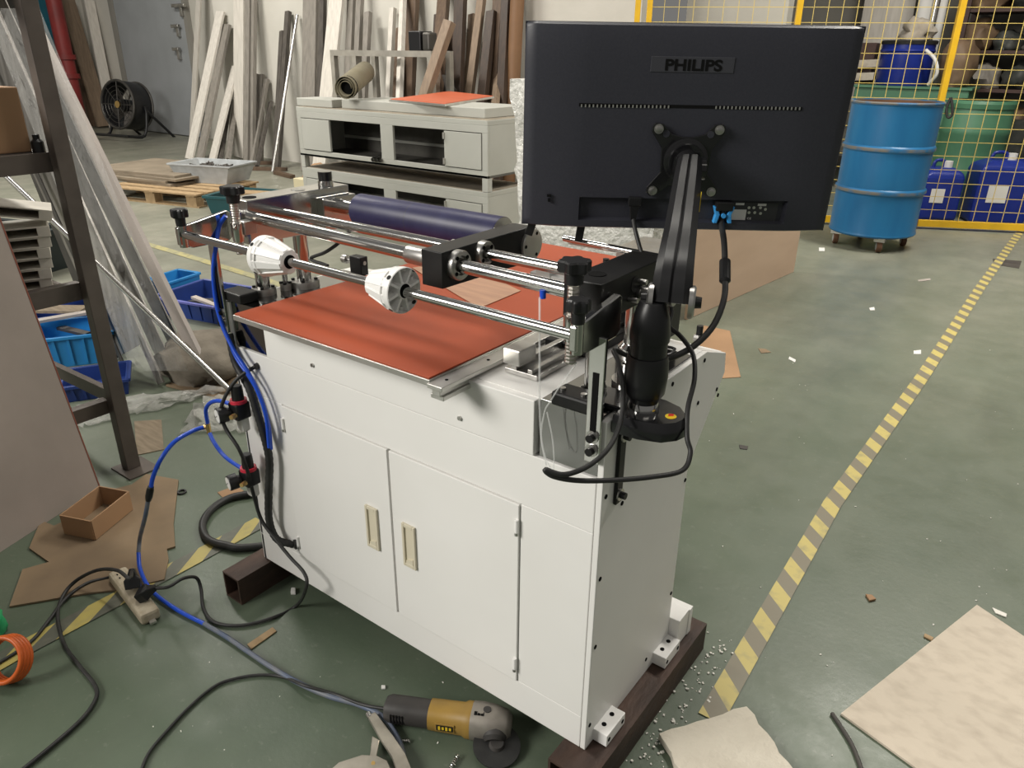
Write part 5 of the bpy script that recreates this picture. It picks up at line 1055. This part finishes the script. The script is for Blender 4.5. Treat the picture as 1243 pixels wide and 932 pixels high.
# store behind the fence
def barrel(px, py, r, h, material, label, z=0.0, cat='barrel', cap=None, grp=None, depth=None):
    c = G(px, py, z) if depth is None else D(px, py, depth); c.z = z; o = thing('plastic_barrel', label, cat, c, grp)
    MB().lathe(c, c + Z3 * h, [(0, r * .94), (.03, r), (.3, r), (.32, r * 1.03), (.36, r * 1.03), (.38, r), (.68, r), (.70, r * 1.03), (.74, r * 1.03), (.76, r), (.92, r * .98), (.97, r * .9), (1, r * .86)], 36).build('barrel_body', material, o, smooth=35)
    MB().lathe(c + Z3 * h * .93, c + Z3 * h * 1.0, [(0, r * 1.02), (.6, r * 1.04), (1, r * .98)], 36).build('lid_ring', cap or material, o); return c
def jerry(px, py, w, dpt, h, label):
    c = G(px, py); o = thing('jerry_can', label, 'canister', c, 'blue canisters behind the fence'); ax = FDir; ay = Z3.cross(ax)
    def lp(k, z): return [c + ax * w / 2 * a_ * k + ay * dpt / 2 * b_ * k + Z3 * z for a_, b_ in ((-1, -1), (1, -1), (1, 1), (-1, 1))]
    MB().loft([lp(.96, 0), lp(1, .03), lp(1, h * .82), lp(.92, h * .92), lp(.55, h)]).build('can_body', 'barrel_blue', o, smooth=0, bevel=.02, seg=3)
    MB().cyl(c + Z3 * h * .97 + ax * w * .12, c + Z3 * (h + .05) + ax * w * .12, .035, n=16).build('cap', 'paper_white', o)
    MB().tubep([c + Z3 * h * .98 - ax * w * .25, c + Z3 * (h + .05) - ax * w * .2, c + Z3 * (h + .05), c + Z3 * h * .98 + ax * w * .02], .014, 8, 3).build('carry_handle', 'barrel_blue', o)
    quadboard('paper_label', 'paper_white', c - ax * w * .3 - ay * (dpt / 2 + .004) + Z3 * h * .35, c + ax * w * .05 - ay * (dpt / 2 + .004) + Z3 * h * .35, c + ax * w * .05 - ay * (dpt / 2 + .004) + Z3 * h * .62, c - ax * w * .3 - ay * (dpt / 2 + .004) + Z3 * h * .62, .002, parent=o)
jerry(1200, 268, .42, .30, .50, 'blue canister with white cap right of the lilac tube behind the fence')
jerry(1243, 262, .32, .30, .48, 'blue canister at the right picture edge behind the fence')
jerry(1130, 264, .30, .26, .42, 'blue canister with white paper label beside the blue drum')
g1 = G(1158, 247)
barrel(1160, 250, .27, .92, 'drum_green', 'tall green drum standing behind the blue drum and the fence')
GC = thing('green_cabinet', 'green steel box standing in the store behind the green drums', 'box', (-1.05, 7.75, 0)); MB().box(-1.55, -.55, 7.5, 8.0, 0, .98).build('box_body', 'drum_green', GC, smooth=0, bevel=.01); MB().box(-1.57, -.53, 7.48, 8.02, .98, 1.0).build('box_lid', 'drum_green', GC, smooth=0)
b_ = Yp(1093, 103, 7.72); BB = thing('plastic_barrel', 'blue plastic barrel standing on the green box', 'barrel', (b_.x, 7.74, 1.0))
bh = zat((b_.x, 7.74), 50) - 1.0
MB().lathe((b_.x, 7.74, 1.0), (b_.x, 7.74, 1.0 + bh), [(0, .225), (.05, .235), (.75, .235), (.78, .245), (.82, .235), (.95, .235), (1, .22)], 32).build('barrel_body', 'barrel_blue', BB); MB().lathe((b_.x, 7.74, 1.0 + bh * .93), (b_.x, 7.74, 1.0 + bh * 1.02), [(0, .245), (.7, .25), (1, .235)], 32).build('lid_ring', 'black_rubber', BB)
blob('white_rags', 'rag', (b_.x + .06, 7.74, 1.0 + bh * 1.02), .15, .14, .13, 'crumpled white rags heaped on the blue barrel', 'rags', 41, .5)
blob('brown_bundle', 'brown_wrap', (b_.x + .46, 7.72, 1.0), .14, .15, .27, 'brown wrapped bundle beside the blue barrel', 'bundle', 42, .35)
cable('white_strap', [(b_.x + .20, 7.5, 1.0 + bh * .8), (b_.x + .30, 7.45, 1.0 + bh * .6), (b_.x + .34, 7.45, 1.0 + bh * .3), (b_.x + .28, 7.5, 1.02)], .016, 'paper_white', 'white strap hanging beside the blue barrel', 'strap')
for i, (dx, dz, lab) in enumerate(((-.55, .06, 'pale wooden slat lying lower left of the blue barrel'), (-.52, .18, 'pale wooden slat lying upper left of the blue barrel'))): MB().obox((b_.x + dx, 7.70, 1.0 + dz), (1, .1, .06), Y3, Z3, .6, .10, .07).build('wooden_stick', 'rag', smooth=0, label=lab, cat='stick')
MB().box(b_.x - .9, b_.x - .3, 7.78, 7.98, 1.0, 1.38).build('brown_chest', 'shelf_brown', smooth=0, bevel=.01, label='dark brown chest behind the monitor edge in the store', cat='chest')
# light panels leaning behind
q = Yp(1075, -30, 8.6); MB().box(Yp(1050, 0, 8.6).x, Yp(1112, 0, 8.6).x, 8.60, 8.64, .2, 3.2).build('pale_panel', 'plank_white', smooth=0, label='tall pale grey panel standing at the store back wall', cat='panel')
for i, (px, lab, mn, r_) in enumerate(((1121, 'bright white tube standing right of the pale panel', 'paper_white', .07), (1135, 'silver tube standing right of the white tube', 'bright_steel', .05), (1143, 'white pipe standing left of the fence post', 'paper_white', .04))):
    q = Yp(px, 15, 8.3); MB().cyl((q.x, 8.3, 0), (q.x, 8.3, 3.0), r_, n=16).build('store_pipe', mn, label=lab, cat='pipe')
# steel shelving with goods
def shelving():
    y0, y1 = 8.08, 8.68; x0 = Yp(1163, 60, 8.1).x; x1 = x0 + 2.1; o = thing('store_shelving', 'dark brown steel shelving full of goods behind the fence', 'shelving', ((x0 + x1) / 2, 8.38, 0))
    for x in (x0, x0 + .72, x1):
        for y in (y0, y1): MB().box(x - .03, x + .03, y - .03, y + .03, 0, 2.6).build('upright', 'shelf_brown', o, smooth=0)
    for z in (.50, .98, 1.32, 1.68, 2.05): MB().box(x0, x1, y0, y1, z - .03, z).build('shelf_board', 'shelf_brown', o, smooth=0)
    return x0, y0
sx0, sy0 = shelving()
GR = 'goods on the store shelving'
items = [('brown_wrap', .10, 1.68, .24, .26, 'brown paper parcel, left on the upper store shelf'), ('tread_dark', .40, 1.68, .14, .2, 'dark round bundle, middle of the upper store shelf'), ('plank_grey', .62, 1.68, .13, .15, 'pale plastic wrapped roll, right on the upper store shelf'),
 ('brown_wrap', .08, 1.32, .20, .24, 'brown sack, left on the second store shelf'), ('tread_dark', .34, 1.32, .16, .16, 'dark greenish bundle, middle of the second store shelf'), ('plank_grey', .58, 1.32, .15, .13, 'pale crumpled bag, right on the second store shelf'),
 ('plank_grey', .20, .98, .20, .22, 'grey rolled cloth, left on the third store shelf'), ('tread_dark', .52, .98, .22, .2, 'dark tarpaulin roll, right on the third store shelf'),
 ('tread_dark', .22, .50, .24, .3, 'dark bundle, left on the bottom store shelf'), ('brown_wrap', .58, .50, .16, .28, 'brown bundle, right on the bottom store shelf'), ('brown_wrap', .98, 1.32, .2, .22, 'brown parcel, far right on the second store shelf'), ('tread_dark', 1.0, 1.68, .2, .24, 'dark parcel, far right on the upper store shelf'), ('tread_dark', 1.0, .98, .2, .24, 'dark parcel, far right on the third store shelf'),
 ('brown_wrap', .2, 2.05, .22, .24, 'brown parcel, left on the top store shelf'), ('tread_dark', .62, 2.05, .2, .2, 'dark parcel, right on the top store shelf')]
for i, (mn, dx, z, w, h, lab) in enumerate(items): blob('store_bundle', mn, (sx0 + dx + .05, sy0 + .22, z), w * .80, .2, h * .72, lab, 'bundle', 60 + i, .35)['group'] = GR
# lilac tube, grey machine part and steel cylinder near the canisters
p = G(1180, 236); MB().cyl(p, p + V((.06, 0, .62)), .075, n=20).build('lilac_pipe', 'lilac_tube', label='lilac plastic pipe standing left of the blue canister', cat='pipe')
p = G(1236, 232); MB().cyl(p + Z3 * .3, p + V((.12, 0, 1.15)), .05, n=20).cyl(p, p + Z3 * .32, .08, n=16).build('gas_strut', 'bright_steel', label='shiny steel cylinder leaning at the right picture edge', cat='cylinder')
p = G(1212, 240); MB().lathe(p, p + Z3 * .72, [(0, .16), (.5, .16), (.55, .13), (1, .13)], 24).build('dark_canister', 'tread_dark', label='dark canister behind the blue canister with white cap', cat='canister')
p = G(1190, 228); MB().box(p.x - .16, p.x + .14, p.y, p.y + .3, 0, .78).build('grey_motor_box', 'grey_tub', smooth=0, bevel=.02, label='grey box standing behind the lilac pipe', cat='box')
c = FP(1153, 118) - FN_ * .0 + FN_ * .02
TR_ = MB().tubep([c, c + V((.02, 0, -.05)), c + V((.035, 0, -.12)), c + V((.01, 0, -.14)), c + V((-.01, 0, -.08)), c], .010, 8, 4).build('hanging_strap', 'black_rubber', label='short black strap hooked on the fence beside the drum', cat='strap')

# ================================================================== FLOOR: TOOLS, BOARDS, DEBRIS
mat('pale_board', (.56, .49, .395), (.42, .36, .285), rough=.75, scale=20, bump=.1, bscale=40, lo=.45, hi=.85, stretch=(1, 1.6, 1), detail=11)
mat('foam_board', (.66, .61, .51), (.57, .52, .43), rough=.85, scale=8, bump=.25, bscale=60)
mat('grinder_ochre', (.36, .22, .045), (.25, .155, .04), rough=.5, scale=12)
mat('grinder_black', (.035, .033, .032), (.055, .05, .046), rough=.6, scale=18)
mat('grinder_cast', (.36, .33, .29), (.22, .20, .175), rough=.5, metal=.5, scale=16)
mat('plier_nickel', (.55, .51, .44), (.38, .35, .30), rough=.35, metal=.8, scale=18)
mat('crumb_white', (.75, .73, .67), rough=.8); mat('strip_dark', (.05, .045, .04), rough=.6)
def flat(name, material, pix, t, label, cat, rag=0.0, seed=0, sub=7, z=.0005):
    rnd = random.Random(seed); P = [G(*p) for p in pix]; o = []
    for i, p in enumerate(P):
        q = P[(i + 1) % len(P)]; d = (q - p).normalized(); s = d.cross(Z3)
        for k in range(sub if rag else 1):
            c = p.lerp(q, k / sub); o.append(c + (s * rnd.uniform(-rag, rag) if k else V((0, 0, 0))) + Z3 * z)
    return MB().prism(o, (0, 0, t)).build(name, material, smooth=0, label=label, cat=cat, bevel=.001)
flat('hardboard_sheet', 'pale_board', [(1020, 868), (1185, 736), (1330, 833), (1215, 1010)], .006, 'large pale scratched board on the floor at the lower right', 'board')
flat('foam_sheet', 'foam_board', [(799, 897), (905, 864), (965, 945), (850, 985)], .016, 'small off white foam board with ragged edges at the bottom', 'foam board', .004, 3)
cable('rubber_strip', [G(1010, 866, .004), G(1022, 884, .004), G(1036, 908, .004), G(1048, 940, .004)], .0045, 'strip_dark', 'thin dark strip on the floor left of the large pale board', 'strip')
# angle grinder
def grinder():
    a_ = G(470, 872); b_ = G(612, 893); ax = (b_ - a_).normalized(); sd_ = Z3.cross(ax); L_ = (b_ - a_).length; Rz = .031
    o = thing('angle_grinder', 'yellow and black angle grinder lying on the green floor', 'angle grinder', (a_ + b_) / 2); c0 = a_ + Z3 * Rz
    def ring(t, w, h, n=14, dz=0): return [c0 + ax * L_ * t + Z3 * dz + sd_ * w * math.copysign(abs(math.cos(2 * math.pi * i / n)) ** .75, math.cos(2 * math.pi * i / n)) + Z3 * h * math.copysign(abs(math.sin(2 * math.pi * i / n)) ** .75, math.sin(2 * math.pi * i / n)) for i in range(n)]
    MB().loft([ring(-.01, .010, .010), ring(.0, .021, .021), ring(.04, .026, .025), ring(.2, .0265, .026), ring(.36, .026, .026), ring(.42, .0265, .027)]).build('rear_handle', 'grinder_black', o, smooth=45)
    MB().loft([ring(.38, .0275, .0285), ring(.46, .0285, .029), ring(.66, .029, .030), ring(.69, .033, .0335), ring(.74, .0335, .034)]).build('motor_housing', 'grinder_ochre', o, smooth=45)
    MB().loft([ring(.735, .034, .035), ring(.82, .035, .036), ring(.92, .033, .034), ring(1.02, .028, .028), ring(1.06, .018, .018)]).build('gear_head', 'grinder_cast', o, smooth=45)
    dc_ = G(600, 903, .014); dn = (sd_ * -.78 + Z3 * -.25 + ax * .40).normalized()
    hc = c0 + ax * L_ * .93 - sd_ * .012; hc2 = V((dc_.x, dc_.y, .020))
    MB().lathe(hc, hc2, [(0, .024), (.7, .024), (1, .018)], 24).build('spindle_collar', 'grinder_black', o)
    dc = G(603, 905, .014)
    ng = (Z3 * .96 - sd_ * .16 + ax * .10).normalized()
    MB().lathe(dc - ng * .002, dc + ng * .004, [(0, .043), (.1, .047), (.9, .047), (1, .044)], 40).build('flap_disc', 'black_rubber', o)
    MB().lathe(dc + ng * .004, dc + ng * .012, [(0, .016), (1, .013)], 20).build('disc_nut', 'grinder_black', o)
    g_ = MB()
    for i in range(10): an = math.pi * (.15 + .7 * i / 9); pass
    for i in range(5): MB().obox(c0 + ax * L_ * (.07 + .025 * i) - sd_ * .0262, ax, Z3, sd_, .0022, .022, .002).build('vent_slot', 'dark_hole', o, smooth=0)
    for i in range(3):
        for j in range(2): MB().obox(c0 + ax * L_ * (.775 + .028 * i) - sd_ * .012 + Z3 * (.033 - .006 * j) + sd_ * -.006 * j, ax, sd_, Z3, .006, .008, .004).build('head_slot', 'dark_hole', o, smooth=0)
    MB().obox(c0 + ax * L_ * .53 - sd_ * .0285, ax, Z3, sd_, .040, .020, .003).build('badge_frame', 'grinder_ochre', o, smooth=0, bevel=.001); bd = MB().obox(c0 + ax * L_ * .53 - sd_ * .0302, ax, Z3, sd_, .034, .014, .001).build('badge', 'black_plastic', o, smooth=0)
    for k in range(4): MB().obox(c0 + ax * (L_ * .53 - .011 + k * .0075) - sd_ * .0309, ax, Z3, sd_, .0045, .009 - .002 * (k % 2), .0006).build('badge_glyph', 'yellow_sticker', bd, smooth=0)
    MB().lathe(c0 + ax * L_ * .86 + Z3 * .026, c0 + ax * L_ * .86 + Z3 * .036, [(0, .009), (1, .008)], 16).build('spindle_lock', 'grinder_black', o)
    return c0
gc = grinder()
cable('grinder_cord', [gc - V((.0, 0, .004)), G(440, 855, .018), G(405, 842, .012), G(370, 832, .020), G(345, 822, .006), G(318, 819, .005), G(288, 823, .005), G(262, 832, .005), G(232, 856, .005), G(202, 888, .005), G(180, 915, .005), G(168, 945, .005)], .0034, 'black_rubber', 'black grinder cord curving to the bottom edge', 'cable')
# locking pliers
def pliers():
    o = thing('locking_pliers', 'nickel locking pliers lying at the bottom beside the grinder', 'pliers', G(470, 915))
    def plate(name, pix, z0, t, mn='plier_nickel'): return MB().prism([G(x, y, z0) for x, y in pix], (0, 0, t)).build(name, mn, o, smooth=0, bevel=.0015)
    plate('upper_handle', [(446, 872), (456, 868), (478, 897), (492, 918), (503, 945), (484, 945), (476, 922), (460, 897)], .012, .010)
    plate('lower_jaw', [(395, 945), (412, 930), (440, 921), (458, 922), (470, 928), (478, 945)], .004, .012)
    plate('release_lever', [(452, 895), (461, 900), (457, 921), (449, 920)], .010, .005); MB().lathe(G(447, 866, .017), G(452, 876, .017), [(0, .006), (.5, .006), (.5, .0045), (1, .0045)], 14).build('adjust_screw', 'satin_steel', o)
    MB().cyl(G(453, 926, .016), G(453, 926, .018), .004, n=10).build('rivet', 'brass', o)
pliers()
# swarf curls, wood strip, scraps
def curl(px, py, ax, n, r, L_, label):
    c = G(px, py, r + .001); d = V(ax).normalized(); s = d.cross(Z3); cable('swarf_curl', [c + d * L_ * i / (n * 8) + (s * math.cos(i * math.pi / 4) + Z3 * math.sin(i * math.pi / 4)) * r for i in range(n * 8 + 1)], .0011, 'bright_steel', label, 'swarf', n=5, sub=1)
curl(556, 917, (.2, -.9, 0), 7, .004, .035, 'coiled metal swarf on the floor below the grinder head')
curl(489, 899, (.8, .6, 0), 4, .0032, .014, 'short metal swarf curl between the grinder and the pliers')
flat('wood_strip', 'pallet_wood', [(300, 783), (331, 762), (336, 767), (305, 789)], .003, 'thin pale wood strip on the floor beside the grey hose', 'wood strip')
flat('paper_scrap', 'paper_white', [(1109, 426), (1118, 425), (1118, 430), (1109, 430)], .002, 'white paper tab on the floor left of the long hazard tape', 'scrap')
flat('paper_scrap', 'crumb_white', [(1204, 738), (1222, 746), (1221, 750), (1208, 745)], .003, 'white shard on the floor at the far corner of the large pale board', 'scrap')
flat('wood_chip', 'pallet_wood', [(1122, 770), (1133, 775), (1131, 779), (1121, 774)], .004, 'small brown wood chip at the left edge of the large pale board', 'scrap')
flat('wood_chip', 'cardboard', [(1050, 723), (1058, 724), (1063, 729), (1055, 731)], .006, 'small curled brown scrap on the floor between tape and pale board', 'scrap')
flat('card_scrap', 'dull_cardboard', [(920, 423), (930, 424), (936, 428), (924, 429)], .002, 'dark brown card scrap on the floor right of the flat cardboard', 'scrap')
flat('paper_scrap', 'light_grey_board', [(1114, 340), (1129, 338), (1130, 340), (1115, 342)], .002, 'pale thin scrap on the floor below the drum casters', 'scrap')
flat('paper_scrap', 'paper_white', [(1055, 374), (1061, 373), (1062, 377), (1056, 377)], .003, 'white crumb like scrap on the floor left of the far hazard tape', 'scrap')
flat('paper_scrap', 'paper_white', [(994, 301), (1001, 301), (1001, 305), (994, 305)], .003, 'white scrap on the floor beside the left drum caster', 'scrap')
flat('dark_patch', 'scrap_dark', [(1205, 314), (1240, 317), (1237, 326), (1206, 321)], .001, 'dark worn patch crossing the far end of the hazard tape', 'stain')
flat('paper_scrap', 'paper_white', [(354, 716), (359, 716), (359, 722), (353, 722)], .008, 'small white cube of foam beside the left steel tube', 'scrap')
flat('paper_scrap', 'paper_white', [(463, 833), (468, 833), (468, 837), (463, 837)], .004, 'small white scrap on the dark floor before the cabinet', 'scrap')
flat('metal_shaving', 'strip_dark', [(897, 540), (908, 542), (907, 546), (898, 545)], .002, 'small dark shaving on the floor right of the machine', 'scrap')
flat('paper_scrap', 'paper_white', [(958, 433), (966, 437), (965, 440), (957, 436)], .002, 'thin white scrap on the floor right of the dark card scrap', 'scrap')
# crumbs nobody could count
rc = random.Random(17); m = MB()
def crumbs(n, fx, fy, smin, smax):
    for _ in range(n):
        p = G(fx(), fy()); s = rc.uniform(smin, smax); a_ = rc.random() * 6.3; m.obox(p + Z3 * s * .35, (math.cos(a_), math.sin(a_), .2), (-math.sin(a_), math.cos(a_), 0), Z3, s * rc.uniform(.8, 1.8), s, s * .7)
def near():
    t = rc.random(); crumbs(1, lambda: 775 + 95 * t + rc.gauss(0, 14) + 6, lambda: 925 - 165 * t + rc.gauss(0, 14) + 8, .001, .0048)
for _ in range(120): near()
crumbs(55, lambda: rc.uniform(840, 1240), lambda: rc.uniform(380, 920), .001, .003); crumbs(25, lambda: rc.uniform(20, 560), lambda: rc.uniform(560, 920), .001, .0022)
m.build('foam_crumbs', 'crumb_white', smooth=0, label='white foam crumbs scattered over the floor, thickest right of the steel tube', cat='debris', kind='stuff')
